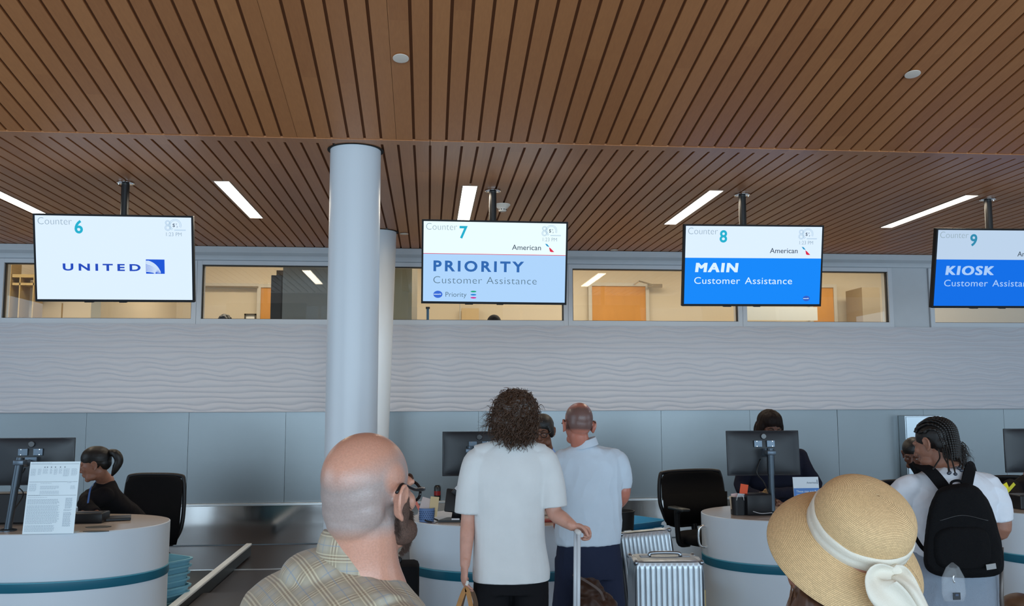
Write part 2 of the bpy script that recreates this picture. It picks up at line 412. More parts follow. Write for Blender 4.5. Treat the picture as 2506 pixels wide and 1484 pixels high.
# smoke detector
p = V((.60, 7.33, ZC)); t = thing('smoke_detector', 'white smoke detector on the ceiling behind the pole of the counter 7 screen', 'smoke detector', (p.x, p.y, ZC-.09))
bm = nb(); lathe(bm, (p.x, p.y, ZC), [(.066, 0), (.066, -.006), (.058, -.014), (.04, -.035)][::-1], 36); obj('base', bm, DISC, t, autosm=40)
bm = nb(); lathe(bm, (p.x, p.y, ZC), [(.018, -.062), (.03, -.058), (.034, -.047), (.036, -.034)], 36); obj('sensor_head', bm, DISC, t, autosm=40)
bm = nb()
for i in range(10): a = 2*pi*i/10; box(bm, (p.x+.0345*cos(a), p.y+.0345*sin(a), ZC-.045), (.012, .004, .007), M.Rotation(a+pi/2, 3, 'Z'))
obj('sensor_slots', bm, BLACKG, t)
# ================================================================ the office behind the windows
OY = 12.9; CRM = mat('office_cream', sr(214, 200, 176), .7); OC = mat('office_ceiling', sr(225, 215, 195), .8)
OR = mat('door_veneer', sr(205, 142, 62), .4, noise_amt=.06, noise_scale=8, stretch=(1, 1, .2))
bm = nb(); b2(bm, (XA, OY, .9), (XB, OY+.1, 3.95)); b2(bm, (XA, 9.8, .85), (XB, OY, .95)); b2(bm, (XA-.1, 9.8, .9), (XA, OY, 3.95)); b2(bm, (XB, 9.8, .9), (XB+.1, OY, 3.95))
struct('wall_office', bm, CRM)
bm = nb(); b2(bm, (XA, 9.8, 3.95), (XB, OY, 4.0)); b2(bm, (XA, 9.74, 3.5), (XB, 9.80, 4.0)); struct('ceiling_office', bm, OC)
for x in (-5.5, -1.8, 2.0, 5.8): area('office_lamp', (x, 11.4, 3.9), (0, 0, 0), 2.8, .6, 54, (1, .87, .69))
def wallseg(x, y0, y1, m=CRM, x2=None, z1=3.95, name='wall_partition'):
    bm = nb(); b2(bm, (x, y0, .95), (x2 or x+.1, y1, z1)); return struct(name, bm, m)
wallseg(-3.62, 10.0, OY)                       # partitions between rooms
GREYP = mat('grey_partition', sr(128, 134, 138), .45)
def pbox(bm, x0, y0, x1, y1, Y, th, mi=0, toward=True):
    """upright board seen between two picture rays at depth Y, th thick"""
    a = at(x0, y1, Y); b = at(x1, y0, Y)
    b2(bm, (a.x, Y, a.z), (b.x, Y+th, b.z), mi)
YO = 12.86
def odoor(n, x0, y0, x1, label=None, jambs=(True, True)):
    a = at(x0, y0, YO); b = at(x1, y0, YO)
    d = thing('door_%d' % n, None, None, ((a.x+b.x)/2, YO, .95)); d['kind'] = 'structure'
    bm = nb(); b2(bm, (a.x, YO-.03, .96), (b.x, YO+.03, a.z)); obj('door_leaf', bm, OR, d)
    bm = nb(); f = .05
    b2(bm, (a.x-f, YO-.05, .95), (a.x, YO+.03, a.z+f)); b2(bm, (b.x, YO-.05, .95), (b.x+f, YO+.03, a.z+f)); b2(bm, (a.x, YO-.05, a.z), (b.x, YO+.03, a.z+f))
    obj('door_frame', bm, mat('office_frame', sr(198, 190, 175), .5), d)
    bm = nb(); tube(bm, [(b.x-.08, YO-.04, 1.95), (b.x-.08, YO-.08, 1.95), (b.x-.18, YO-.08, 1.95)], .01, 8); obj('door_handle', bm, mat('chrome', (.7, .7, .7), .12, 1), d)
odoor(1, 640, 705, 672); odoor(2, 1447, 701, 1578); odoor(3, 247, 690, 290); odoor(4, 1985, 705, 2036)
CHR = mat('chrome', (.7, .7, .7), .12, 1)
STEELD = mat('dark_metal', (.03, .032, .036), .35, .6)
# door closer arm
bm = nb(); a = at(1553, 696, YO-.1); tube(bm, [(a.x, YO-.03, a.z), (a.x+.02, YO-.3, a.z+.02), (a.x+.26, YO-.12, a.z-.01)], .012, 8); box(bm, (a.x+.3, YO-.08, a.z-.02), (.22, .06, .05))
single('door_closer', bm, CHR, 'metal door closer arm above the wide orange office door', 'door closer')
# header rail and partition panels
RAIL = mat('office_rail', sr(120, 104, 78), .6)
bm = nb(); pbox(bm, 470, 694, 632, 706, YO-.04, .03); struct('trim_2', bm, mat('office_frame', (.5, .5, .5)))
bm = nb(); pbox(bm, 470, 701, 632, 704, YO-.06, .02); struct('trim_3', bm, RAIL)
bm = nb(); a = at(692, 700, 10.6); b = at(868, 700, 10.6); b2(bm, (a.x, 10.6, .95), (b.x, 10.66, 3.9)); struct('wall_panel', bm, GREYP)
bm = nb(); a = at(945, 700, 10.9); b = at(1008, 700, 10.9); b2(bm, (a.x, 10.9, .95), (b.x, 11.0, 3.9)); struct('wall_glazed', bm, mat('grey_green', sr(150, 150, 132), .5))
bm = nb(); a = at(1008, 700, 11.6); b2(bm, (a.x, 11.6, .95), (a.x+.07, 11.7, 3.9)); a = at(1125, 700, 11.9); b2(bm, (a.x, 11.9, .95), (a.x+.015, 12.0, 2.98)); struct('trim_4', bm, mat('office_frame', (.5, .5, .5)))
bm = nb(); pbox(bm, 1130, 755, 1172, 790, YO-.06, .05, 0); single('wall_cupboard', bm, mat('cup', sr(205, 178, 135), .6), 'small cream cupboard on the office wall under the counter 7 screen', 'cupboard')
bm = nb(); a = at(1047, 752, 11.0); lathe(bm, (a.x, 11.0, .95), [(.016, 0), (.016, a.z-.97)], 16); t = thing('blue_post', 'thin blue upright tube behind the glass below the screen for counter 7', 'post', (a.x, 11.0, .95)); obj('tube', bm, mat('blue_tube', sr(70, 120, 165), .4), t)
bm = nb(); box(bm, (a.x, 11.0, a.z-.01), (.05, .05, .022)); obj('cap', bm, STEELD, t)
# dark cabinet with boxes on it
a = at(664, 674, 10.9); b = at(691, 674, 10.9)
t = thing('tall_cabinet', 'tall black cabinet standing beside the grey panel behind the glass', 'cabinet', ((a.x+b.x)/2, 11.1, .95))
bm = nb(); b2(bm, (a.x, 10.9, .952), (b.x+.02, 11.3, a.z)); obj('body', bm, mat('black_lam', sr(48, 46, 46), .4), t)
bm = nb(); b2(bm, (a.x+.005, 10.885, 1.0), (b.x-.005, 10.9, a.z-.02)); obj('door', bm, mat('black_lam', (.03, .03, .03)), t)
bm = nb(); c = at(683, 662, 11.0); b2(bm, (c.x-.03, 11.0, a.z+.001), (b.x+.01, 11.2, c.z)); single('archive_box', bm, mat('brown_box', sr(95, 82, 66), .8), 'small brown box on top of the tall black office cabinet', 'box')
# framed picture, plant and caps seen over the sills
a = at(598, 768, 12.4); b = at(626, 800, 12.4)
t = thing('framed_certificate', 'small dark framed certificate low behind the glass left of the front column', 'picture frame', ((a.x+b.x)/2, 12.42, b.z))
bm = nb()
for q in (((a.x, 12.4, b.z), (b.x, 12.43, b.z+.02)), ((a.x, 12.4, a.z-.02), (b.x, 12.43, a.z)), ((a.x, 12.4, b.z), (a.x+.02, 12.43, a.z)), ((b.x-.02, 12.4, b.z), (b.x, 12.43, a.z))): b2(bm, *q)
obj('frame', bm, mat('frame_dark', sr(70, 62, 50), .5), t)
bm = nb(); b2(bm, (a.x+.02, 12.415, b.z+.02), (b.x-.02, 12.425, a.z-.02)); obj('paper', bm, mat('paper', sr(215, 212, 205), .8), t)
bm = nb(); b2(bm, (a.x-.3, 12.4, b.z-.03), (b.x+.3, 12.84, b.z)); b2(bm, (a.x-.28, 12.42, .95), (a.x-.24, 12.82, b.z-.03)); b2(bm, (b.x+.24, 12.42, .95), (b.x+.28, 12.82, b.z-.03)); single('office_shelf', bm, mat('brown_box', (1, 1, 1)), 'low brown shelf behind the glass, under the framed certificate', 'shelf')
rnd = random.Random(5)
def officehead(px_, py_, Y, label, cap):
    a = at(px_, py_, Y); z = a.z-.115
    t = thing('person', label, 'person', (a.x, Y, .95))
    bm = nb(); ell(bm, (a.x, Y, z), (.075, .09, .11)); tube(bm, [(a.x, Y+.02, z-.06), (a.x, Y+.03, z-.22)], .055, 14)
    loft(bm, [ringpts(V((a.x, Y+.03, zz)), V((1, 0, 0)), V((0, 1, 0)), rx, ry, 20) for zz, rx, ry in ((z-.16, .06, .06), (z-.22, .17, .09), (z-.4, .2, .11), (z-.75, .17, .1), (z-1.0, .18, .11))])
    for s in (-1, 1): tube(bm, [(a.x+s*.09, Y+.03, z-.95), (a.x+s*.09, Y+.03, .97)], [.09, .05], 12)
    obj('body', remesh(bm, .012, 2), mat('dark_jacket', sr(28, 28, 36), .8), t)
    bm = nb(); ell(bm, (a.x, Y-.005, z+.03), (.084, .1, .088))
    if cap: ell(bm, (a.x-.05, Y-.06, z+.035), (.07, .07, .012))
    obj('cap' if cap else 'hair', remesh(bm, .008, 2, lambda c, n: .012*noise.noise(c*30) if not cap else 0), mat('cap_navy', sr(30, 32, 42), .8) if cap else mat('hair_black', sr(14, 11, 10), .5), t)
officehead(1209, 771, 10.5, 'person in a dark cap behind the glass below the counter 7 screen', True)
officehead(551, 770, 10.6, 'person with ruffled dark hair behind the glass left of the front column', False)
# boards behind the glass on the right
bm = nb(); pbox(bm, 1824, 752, 2000, 784, 11.8, .03); a = at(1824, 752, 11.8); single('whiteboard', bm, mat('board', sr(225, 228, 225), .3), 'white board low behind the glass under the counter 8 screen', 'whiteboard')
bm = nb(); pbox(bm, 2113, 704, 2152, 800, 12.2, .5); a = at(2113, 800, 12.2); b2(bm, (a.x, 12.2, .95), (a.x+.2, 12.7, a.z)); single('grey_cabinet', bm, mat('cabg', sr(150, 134, 108), .6), 'tall taupe cabinet behind the glass left of the plain wall pier', 'cabinet')
bm = nb(); pbox(bm, 30, 672, 100, 679, 12.5, .3); pbox(bm, 30, 693, 115, 698, 12.5, .3); pbox(bm, 78, 679, 82, 800, 12.5, .3); pbox(bm, 44, 679, 48, 800, 12.5, .3); pbox(bm, 20, 640, 24, 800, 12.5, .3); pbox(bm, 148, 742, 151, 800, 12.5, .05); a = at(24, 800, 12.5); b2(bm, (a.x, 12.5, .95), (a.x+.6, 12.8, a.z))
single('wardrobe', bm, mat('pale_oak', sr(176, 150, 96), .6), 'pale wooden cupboard front behind the glass left of the counter 6 screen', 'cupboard')
# ================================================================ counter screens
SCW, SCH = 1.10, .63
BEZ = mat('screen_bezel', (.006, .007, .009), .5, spec=.2)
def E_(n, r, g, b, s=1.0): return emis('lit_'+n, sr(r, g, b), s)
LWHITE = E_('white', 216, 234, 255, 1.08); LWH7 = E_('white7', 232, 250, 255, 1.05); LGREY = E_('grey', 150, 172, 184); LTEAL = E_('teal', 40, 178, 208)
LPALE = E_('pale', 176, 214, 253); LBLUE = E_('blue', 26, 138, 252); LBLUE9 = E_('blue9', 22, 112, 232); LWH9 = E_('white9', 190, 212, 236)
LUN = E_('united', 40, 78, 190); LPRI = E_('priority', 52, 106, 178); LTXT = E_('text', 92, 120, 140); LRED = E_('red', 222, 50, 78); LDARK = E_('dark', 78, 92, 106)
LCY = E_('cyan', 40, 150, 200); LGRN = E_('green', 20, 165, 120); LMAG = E_('magenta', 205, 50, 150); LSTEEL = E_('steel', 165, 195, 215); LWT = E_('whitetext', 222, 244, 255)
def loc_prism(bm, pts, y, th=.0008):   # polygon in the panel plane
    a = [bm.verts.new((p[0], y-th, p[1])) for p in pts]
    try: bm.faces.new(a)
    except Exception: pass
def circ(cx, cz, rx, rz=None, n=32, a0=0, a1=360): rz = rz or rx; return [(cx+rx*cos(R(a0+(a1-a0)*i/n)), cz+rz*sin(R(a0+(a1-a0)*i/n))) for i in range(n+(a1-a0 < 360))]
def ringarc(bm, cx, cz, r, w, y, a0=0, a1=360, n=36, sx=1):
    vs = []
    for i in range(n+1):
        a = R(a0+(a1-a0)*i/n); vs.append((bm.verts.new((cx+(r-w)*cos(a)*sx, y, cz+(r-w)*sin(a))), bm.verts.new((cx+(r+w)*cos(a)*sx, y, cz+(r+w)*sin(a)))))
    for a, b in zip(vs, vs[1:]): bm.faces.new((a[0], a[1], b[1], b[0]))
def screen(x, y, z, rz, rx, ry, num, label, polex):
    t = thing('display_screen', label, 'display screen', (x, y, z), (rx, ry, rz), group='screens hanging over the counters')
    mw = M.Translation((x, y, z)) @ Euler((rx, ry, rz)).to_matrix().to_4x4()
    def part(n, bm, m, par=None): 
        o = obj(n, bm, m, par or t, world=False); return o
    bm = nb(); W2, H2 = SCW/2, SCH/2; b2(bm, (-W2, .0, -H2), (W2, .045, H2), bev=.003); b2(bm, (-.3, .045, -.2), (.3, .075, .2), bev=.006)
    b2(bm, (-.22, .01, -H2-.006), (-.16, .04, -H2)); b2(bm, (.02, .01, -H2-.006), (.07, .04, -H2)); part('housing', bm, BEZ)
    f = .0135; yb = -.002
    bm = nb()
    b2(bm, (-W2, yb, H2-f), (W2, 0, H2)); b2(bm, (-W2, yb, -H2), (W2, 0, -H2+f*1.3)); b2(bm, (-W2, yb, -H2+f*1.3), (-W2+f, 0, H2-f)); b2(bm, (W2-f, yb, -H2+f*1.3), (W2, 0, H2-f)); part('bezel', bm, BEZ)
    top = {6: LWHITE, 7: LWH7, 8: LWHITE, 9: LWH9}[num]
    zt, zb = H2-f, -H2+f*1.3; xl, xr = -W2+f, W2-f; split = {6: zb, 7: .062, 8: .058, 9: .070}[num]
    bm = nb(); loc_prism(bm, [(xl, split), (xr, split), (xr, zt), (xl, zt)], 0, .0005); lo = {6: 0, 7: LPALE, 8: LBLUE, 9: LBLUE9}[num]
    p = part('panel', bm, top)
    if num != 6: bm = nb(); loc_prism(bm, [(xl, zb), (xr, zb), (xr, split), (xl, split)], 0, .0005); part('panel_field', bm, lo, p)
    Yt = -.0012
    bm = nb(); text_bm(bm, 'Counter', .074, -.522, .238, Yt, off=-.0012, sx=.92); part('lettering', bm, LGREY, p)
    bm = nb(); text_bm(bm, str(num), .128, -.272, .180, Yt, off=.003, sx=.95); part('number', bm, LTEAL if num < 9 else E_('teal9', 52, 140, 176), p)
    # anniversary mark and clock
    bm = nb(); cx, cz = .372, .262
    for rr in (.017, .011): ringarc(bm, cx, cz+.0, rr, .0014, Yt)
    for rr in (.020, .013): ringarc(bm, cx, cz-.036, rr, .0014, Yt)
    for rr in (.042, .033): ringarc(bm, cx+.052, cz-.016, rr, .0014, Yt, -25, 240)
    for dz in (-.054, -.0485): b2(bm, (cx+.045, Yt, cz+dz-.0012), (cx+.125, Yt+.0004, cz+dz+.0012))
    part('anniversary_mark', bm, LSTEEL, p)
    bm = nb(); text_bm(bm, 'S', .034, cx+.034, cz-.029, Yt, off=.001); text_bm(bm, 'Y', .018, cx+.055, cz-.016, Yt); text_bm(bm, 'F', .018, cx+.062, cz-.036, Yt); part('emblem_letters', bm, LDARK, p)
    bm = nb(); text_bm(bm, '1:23 PM', .040, .352, .166, Yt, off=-.0004, sx=.9); part('clock', bm, LGREY, p)
    if num == 6:
        bm = nb(); text_bm(bm, 'UNITED', .068, -.36, -.088, Yt, off=.0022, sp=1.52, sx=1.62); part('airline_name', bm, LUN, p)
        a, b, c_, d_ = .215, .345, -.108, -.004
        bm = nb(); loc_prism(bm, [(a, c_), (b, c_), (b, d_), (a, d_)], -.0006, .0006); part('logo_tile', bm, E_('logo', 34, 88, 215), p)
        bm = nb()   # the pale quarter globe: meridian and parallel bands
        def gl_(u, v):   # sphere lat/long patch seen low from the right
            cx_, cz_, r_ = a-.018, c_-.028, .132
            return (cx_+r_*sin(u)*1.0, cz_+r_*cos(u)*sin(v)*.98)
        gx = lambda q: (min(max(q[0], a+.001), b-.001), min(max(q[1], c_+.001), d_-.003))
        loc_prism(bm, [gx(q) for q in [(a+.001, c_+.072), (a+.001, d_-.010)]+[(a-.012+.122*sin(R(u)), c_-.032+.131*cos(R(u))) for u in range(14, 72, 4)]+[(b-.028, c_+.006)] + [(b-.045, c_+.03), (b-.075, c_+.05)]], -.0012)
        for i in range(6):
            f0 = i/6
            q0 = [(a+.002+.0*f0, c_+.070-.062*f0), (a+.040, c_+.056-.052*f0), (a+.078-.018*f0, c_+.032-.030*f0), (b-.030-.055*f0, c_+.003)]
            sp_ = spl(q0, 5)
            for u, v in zip(sp_, sp_[1:]): loc_prism(bm, [gx((u[0], u[1]-.0035)), gx((v[0], v[1]-.0035)), gx((v[0], v[1]+.0035)), gx((u[0], u[1]+.0035))], -.0012)
        part('logo_globe', bm, E_('globe', 205, 226, 252), p)
    else:
        bm = nb(); text_bm(bm, 'American', .056, .128, .098, Yt, sx=1.02, off=.0002); part('airline_name', bm, LDARK, p)
        fx, fz = .378, .098
        bm = nb(); loc_prism(bm, [(fx, fz+.050), (fx+.016, fz+.047), (fx+.032, fz+.028), (fx+.030, fz+.026), (fx+.014, fz+.031)], -.0006); part('tail_blue', bm, LCY, p)
        bm = nb(); loc_prism(bm, [(fx+.030, fz+.024), (fx+.044, fz+.014), (fx+.071, fz-.012), (fx+.050, fz-.013), (fx+.038, fz-.009)][::1], -.0006); part('tail_red', bm, LRED, p)
        if num == 7:
            bm = nb(); b2(bm, (xl, Yt, split-.003), (xr, Yt+.0004, split+.001)); part('red_line', bm, LRED, p)
            bm = nb(); text_bm(bm, 'PRIORITY', .108, -.465, -.068, Yt, off=.0035, sp=1.36, sx=1.14); part('headline', bm, LPRI, p)
            for wd, wx in (('Customer', -.465), ('Assistance', -.062)): bm = nb(); text_bm(bm, wd, .078, wx, -.162, Yt, off=-.0010, sp=1.06, sx=1.10); part('subline_word', bm, LTXT, p)
            bm = nb(); loc_prism(bm, circ(-.425, -.245, .034, .027), -.0006); part('alliance_dot', bm, E_('dot', 60, 108, 215), p)
            bm = nb(); text_bm(bm, 'oneworld', .014, -.456, -.248, -.0020, off=.0004); part('alliance_name', bm, LWT, p)
            bm = nb(); text_bm(bm, 'Priority', .052, -.372, -.262, Yt, sx=1.02, off=-.0002); part('priority_word', bm, LTXT, p)
            for zz, m_ in ((-.221, LGRN), (-.245, E_('mid', 28, 128, 210)), (-.268, LMAG)): bm = nb(); loc_prism(bm, circ(-.158, zz, .022, .0058), -.0006); part('priority_bar', bm, m_, p)
        else:
            word = 'MAIN' if num == 8 else 'KIOSK'
            bm = nb(); [text_bm(bm, word, .100, -.465+dd, -.052+dz, Yt, off=0, sp=1.20, sx=1.22, shear=.08) for dd in (0, .003, .006, .009, .012) for dz in (0, .003)]; part('headline', bm, LWT if num == 8 else E_('wt9', 170, 205, 250), p)
            for wd, wx in (('Customer', -.465), ('Assistance', -.062)): bm = nb(); text_bm(bm, wd, .075, wx, -.142, Yt, off=-.0002, sp=1.05, sx=1.13); part('subline_word', bm, LWT if num == 8 else E_('wt9', 170, 205, 250), p)
            bm = nb(); loc_prism(bm, circ(.43, -.253, .028, .021), -.0006); part('alliance_dot', bm, E_('dot8', 52, 98, 200), p)
            bm = nb(); text_bm(bm, 'oneworld', .011, .405, -.256, -.0020, off=.0003); part('alliance_name', bm, LWT, p)
    # bracket and ceiling pole (in the hall's own axes)
    bm = nb(); box(bm, (polex, y+.085, z+.04), (.14, .05, .3)); obj('bracket', bm, STEELD, t)
    bm = nb(); lathe(bm, (polex, y+.13, z-.1), [(.0285, 0), (.0285, ZC-z+.1-.003)], 24); obj('pole', bm, mat('black_pole', (.018, .017, .017), .3, .3), t, autosm=40)
    bm = nb(); lathe(bm, (polex, y+.13, ZC-.012), [(.062, .0095), (.062, .003), (.045, 0), (.03, -.002)][::-1], 32); obj('ceiling_flange', bm, CHR, t, autosm=40)
    for s in (-1, 1): bm = nb(); lathe(bm, (polex+s*.05, y+.13, ZC-.012), [(.005, -.006), (.005, .006)], 8); obj('flange_screw', bm, CHR, t)
screen(-2.260, 6.653, 2.688, .031, .198, -.005, 6, 'hanging screen reading Counter 6 over the leftmost counter, all white', -2.25)
screen(.490, 6.693, 2.695, -.007, .174, .005, 7, 'hanging screen reading Counter 7 PRIORITY, white above pale blue', .484)
screen(2.487, 6.674, 2.690, -.016, .191, -.003, 8, 'hanging screen reading Counter 8 MAIN, white above bright blue', 2.462)
screen(4.507, 6.674, 2.688, -.016, .217, -.003, 9, 'hanging screen reading Counter 9 KIOSK, cut off by the right edge', 4.516)
# ================================================================ counters
CW = mat('counter_white', sr(206, 214, 222), .3, spec=.5)
CTOP = mat('counter_top', sr(198, 184, 172), .14, spec=.7)
TEAL = mat('teal_band', sr(18, 96, 118), .35)
TEAL_LIT = mat('teal_ledge_lit', sr(70, 150, 172), .3)  # band teal made lighter: the ledge top's reflected light is in the colour
HC = .90
def oval(cx, cy, a, b, n=96, p=2.15):
    out = []
    for i in range(n):
        t = 2*pi*i/n; c, s = cos(t), sin(t); k = (abs(c)**p+abs(s)**p)**(-1/p); out.append((cx+a*c*k, cy+b*s*k))
    return out
def ovl(bm, cx, cy, prof, n=96, mi=0, cap=True):
    rs = [[V((x, y, z)) for x, y in oval(cx, cy, a, b, n)] for a, b, z in prof]
    return loft(bm, rs, cap, mi)
CY = 6.03
def counter(cx, label, handle=False, a=.685, b=.47):
    t = thing('check_in_counter', label, 'counter', (cx, CY, 0), group='oval white check-in counters')
    bm = nb(); ovl(bm, cx, CY, [(a-.05, b-.03, 0), (a-.05, b-.03, .06), (a-.006, b+.020, .061), (a-.006, b+.020, .573)]); obj('base', bm, CW, t, autosm=35)
    bm = nb(); ovl(bm, cx, CY, [(a-.002, b+.026, .5731), (a, b+.028, .576), (a, b+.028, .624)]); obj('teal_band', bm, TEAL, t, autosm=35)
    bm = nb(); ovl(bm, cx, CY, [(a, b+.028, .6241), (a-.002, b+.026, .629), (a-.006, b-.006, .6295)]); obj('band_ledge', bm, TEAL_LIT, t, autosm=35)
    bm = nb(); ovl(bm, cx, CY, [(a-.004, b, .6296), (a-.002, b, .66), (a, b, HC-.004), (a-.004, b-.004, HC), (a-.006, b-.006, HC)]); obj('body', bm, CW, t, autosm=35)
    bm = nb(); ovl(bm, cx, CY, [(a-.007, b-.007, HC-.01), (a-.007, b-.007, HC+.001)]); obj('worktop', bm, CTOP, t, autosm=35)
    if handle:
        x0 = cx-a+.012; p = at(1717, 1300, 6.0); z0, z1 = at(1717, 1339, 6.0).z, at(1717, 1289, 6.0).z
        bm = nb(); tube(bm, [(x0+.035, 6.0, z1), (x0-.035, 6.0, z1), (x0-.058, 6.0, z1-.03), (x0-.058, 6.0, z0+.03), (x0-.035, 6.0, z0), (x0+.035, 6.0, z0)], .008, 10, sm=5); obj('grab_handle', bm, CHR, t, smooth=True)
    return t
c6 = counter(-2.335, 'white oval counter with teal stripe at the far left, under the counter 6 screen')
c7 = counter(.567, 'white oval counter with teal stripe, behind the curly-haired person')
c8 = counter(2.535, 'white oval counter with teal stripe and chrome grab handle, behind the straw hat', True)
c9 = counter(4.56, 'white oval counter with teal stripe at the right edge, under the counter 9 screen')
def grommet(x, y, rx, ry, par):
    p = at(x, y, 6); d = p-CAM; p = CAM+d*((HC-CAM.z)/d.z)
    bm = nb(); loft(bm, [ringpts(V((p.x, p.y, HC+z)), V((1, 0, 0)), V((0, 1, 0)), rx*k, ry*k, 28) for z, k in ((.001, 1), (.004, 1), (.005, .85))]); obj('cable_grommet', bm, BLACKG, par, autosm=30)
grommet(241, 1291, .075, .045, c6); grommet(235, 1302, .075, .02, c6)
# ---- monitors on poles
MON = mat('monitor_plastic', (.014, .018, .024), .42)
MGR = mat('mount_grey', sr(92, 104, 116), .35, .6)
PG = mat('pole_grey', sr(70, 78, 86), .3, .8)
def monitor(x, y, z, w, h, rz, tilt, polepx, label, pole_top, hub=True, ptilt=0, polex=None, py=None):
    t = thing('computer_monitor', label, 'monitor', (x, y, z), (tilt, 0, rz), group='monitors on poles at the counters')
    L = lambda n, bm, m, par=None, **k: obj(n, bm, m, par or t, world=False, **k)
    bm = nb(); b2(bm, (-w/2, 0, -h/2), (w/2, .012, h/2), bev=.003)
    loft(bm, [[V((q[0], yy, q[1])) for q in oval(0, 0, w/2*k, h/2*k, 48, pp)] for yy, k, pp in ((.002, .985, 40), (-.004, .93, 12), (-.010, .80, 6), (-.016, .58, 4), (-.020, .32, 3), (-.021, .1, 2))][::-1], True)
    L('housing', bm, MON, autosm=50)
    bm = nb(); b2(bm, (-w/2+.006, .012, -h/2+.012), (w/2-.006, .0135, h/2-.006)); L('display', bm, mat('lcd', (.02, .03, .05), .15))
    bm = nb()
    for s in (-1, 1): b2(bm, (s*.045-.028, -.034, h*.13), (s*.045+.028, -.022, h*.28), bev=.002)
    b2(bm, (-.02, -.06, -.02), (.05, -.022, .03)); L('mount_plate', bm, MGR)
    for sx in (-1, 1):
        for q in (.15, .26): bm = nb(); lathe(bm, (sx*.045+.01*sx, -.034, h*q), [(.004, 0), (.003, .003)], 8, ax=(0, -1, 0)); L('screw', bm, CHR)
    bm = nb(); lathe(bm, (0, -.0225, h*.37), [(.02, 0), (.017, .002)], 20, ax=(0, -1, 0)); L('hub_disc', bm, mat('hub', (.03, .03, .034), .2))
    if polex is None: polex = x
    py = py or y-.1
    bm = nb(); r = .021
    tube(bm, [(polex, py, HC+.002), (polex+ptilt*.6, py, HC+(pole_top-HC)*.62)], r, 18); tube(bm, [(polex+ptilt*.6, py, HC+(pole_top-HC)*.60), (polex+ptilt, py, pole_top)], r*1.18, 18)
    obj('pole', bm, PG, t, autosm=40)
    bm = nb(); lathe(bm, (polex, py, HC+.0015), [(.05, 0), (.05, .006), (.03, .012)], 28); obj('pole_foot', bm, PG, t, autosm=40)
    bm = nb(); tube(bm, [(polex+ptilt, py, pole_top-.035), (x+.03, (py+y)/2, pole_top-.05), (x, y-.03, z+.0)], [.02, .016, .02], 12); box(bm, (polex+ptilt, py, pole_top-.03), (.06, .06, .03), bev=.004); obj('arm', bm, MGR if hub else MON, t, smooth=True)
    bm = nb(); tube(bm, [(x-.03, y-.02, z-.04), (x-.07, y-.05, z-.13), (x-.02, y-.05, z-.2), (polex, py+.02, z-.3)], .004, 8, sm=6); obj('cable', bm, mat('cable_black', (.01, .01, .01), .4), t, smooth=True)
    return t
a, b = at(1778, 1055, 6.15), at(1958, 1163, 6.15)
monitor((a.x+b.x)/2, 6.15, (a.z+b.z)/2, b.x-a.x, a.z-b.z, -.02, -.05, 0, 'dark monitor seen from behind, in front of the agent with her face half hidden', at(1885, 1098, 6.0).z, polex=at(1885, 1100, 6.02).x, py=6.02)
a, b = at(1083, 1057, 6.2), at(1262, 1164, 6.2)
monitor((a.x+b.x)/2, 6.2, (a.z+b.z)/2, b.x-a.x, a.z-b.z, .02, -.03, 0, 'dark monitor seen from behind, left of the curly-haired woman', at(1148, 1092, 6.1).z, polex=at(1150, 1092, 6.08).x, py=6.08)
a, b = at(-22, 1073, 6.0), at(178, 1187, 6.0)
monitor((a.x+b.x)/2, 6.0, (a.z+b.z)/2, b.x-a.x, a.z-b.z, .03, .0, 0, 'dark monitor seen from behind at the left edge, beside the printed notice', at(50, 1120, 5.72).z, polex=at(37, 1200, 5.72).x-.03, py=5.72, ptilt=.05)
a, b = at(2457, 1050, 6.1), at(2632, 1156, 6.1)
monitor((a.x+b.x)/2, 6.1, (a.z+b.z)/2, b.x-a.x, a.z-b.z, -.02, 0, 0, 'dark monitor cut off by the right edge of the view', 1.36)
# ---- printed notice in a clear holder, counter 6
ny = 5.60; a, b = at(74, 1131, ny), at(180, 1310, ny)
t = thing('printed_notice', 'tall white printed notice in a clear holder standing on the left counter', 'notice', ((a.x+b.x)/2, ny+.02, HC+.002))
tl, tr_, br, bl = at(75, 1131, ny), at(197, 1130, ny), at(180, 1309, ny-.04), at(54, 1312, ny-.04)
bl.z = br.z = HC+.003
nx = (tr_-tl).normalized(); nz = (tl-bl).normalized(); nrm = nx.cross(nz).normalized()
def onp(u, v, d=0): return bl+(br-bl)*u+((tl-bl)+((tr_-tl)-(br-bl))*u)*v+nrm*(d)
sgn = 1 if nrm.y < 0 else -1
def quad3(bm, u0, v0, u1, v1, d):
    bm.faces.new([bm.verts.new(onp(u, v, d*sgn)) for u, v in ((u0, v0), (u1, v0), (u1, v1), (u0, v1))])
bm = nb(); v1 = [onp(u, v, -.001*sgn) for u, v in ((0, 0), (1, 0), (1, 1), (0, 1))]; v2 = [onp(u, v, .0012*sgn) for u, v in ((0, 0), (1, 0), (1, 1), (0, 1))]; loft(bm, [v1, v2]); obj('sheet', bm, mat('notice_sheet', sr(222, 234, 240), .25), t)
bm = nb(); f1 = [bl+V((0, .0, 0)), br, br+V((0, .09, 0)), bl+V((0, .09, 0))]; loft(bm, [[p+V((0, 0, -.001)) for p in f1], [p+V((0, 0, .001)) for p in f1]]); obj('holder_foot', bm, mat('acrylic', sr(205, 220, 226), .1), t)
bm = nb(); rnd = random.Random(8)
for v in (.965, .715, .525): quad3(bm, .02, v, .98, v+.004, .0016)
obj('rules', bm, mat('ink_rule', sr(120, 132, 142), .6), t)
bm = nb()
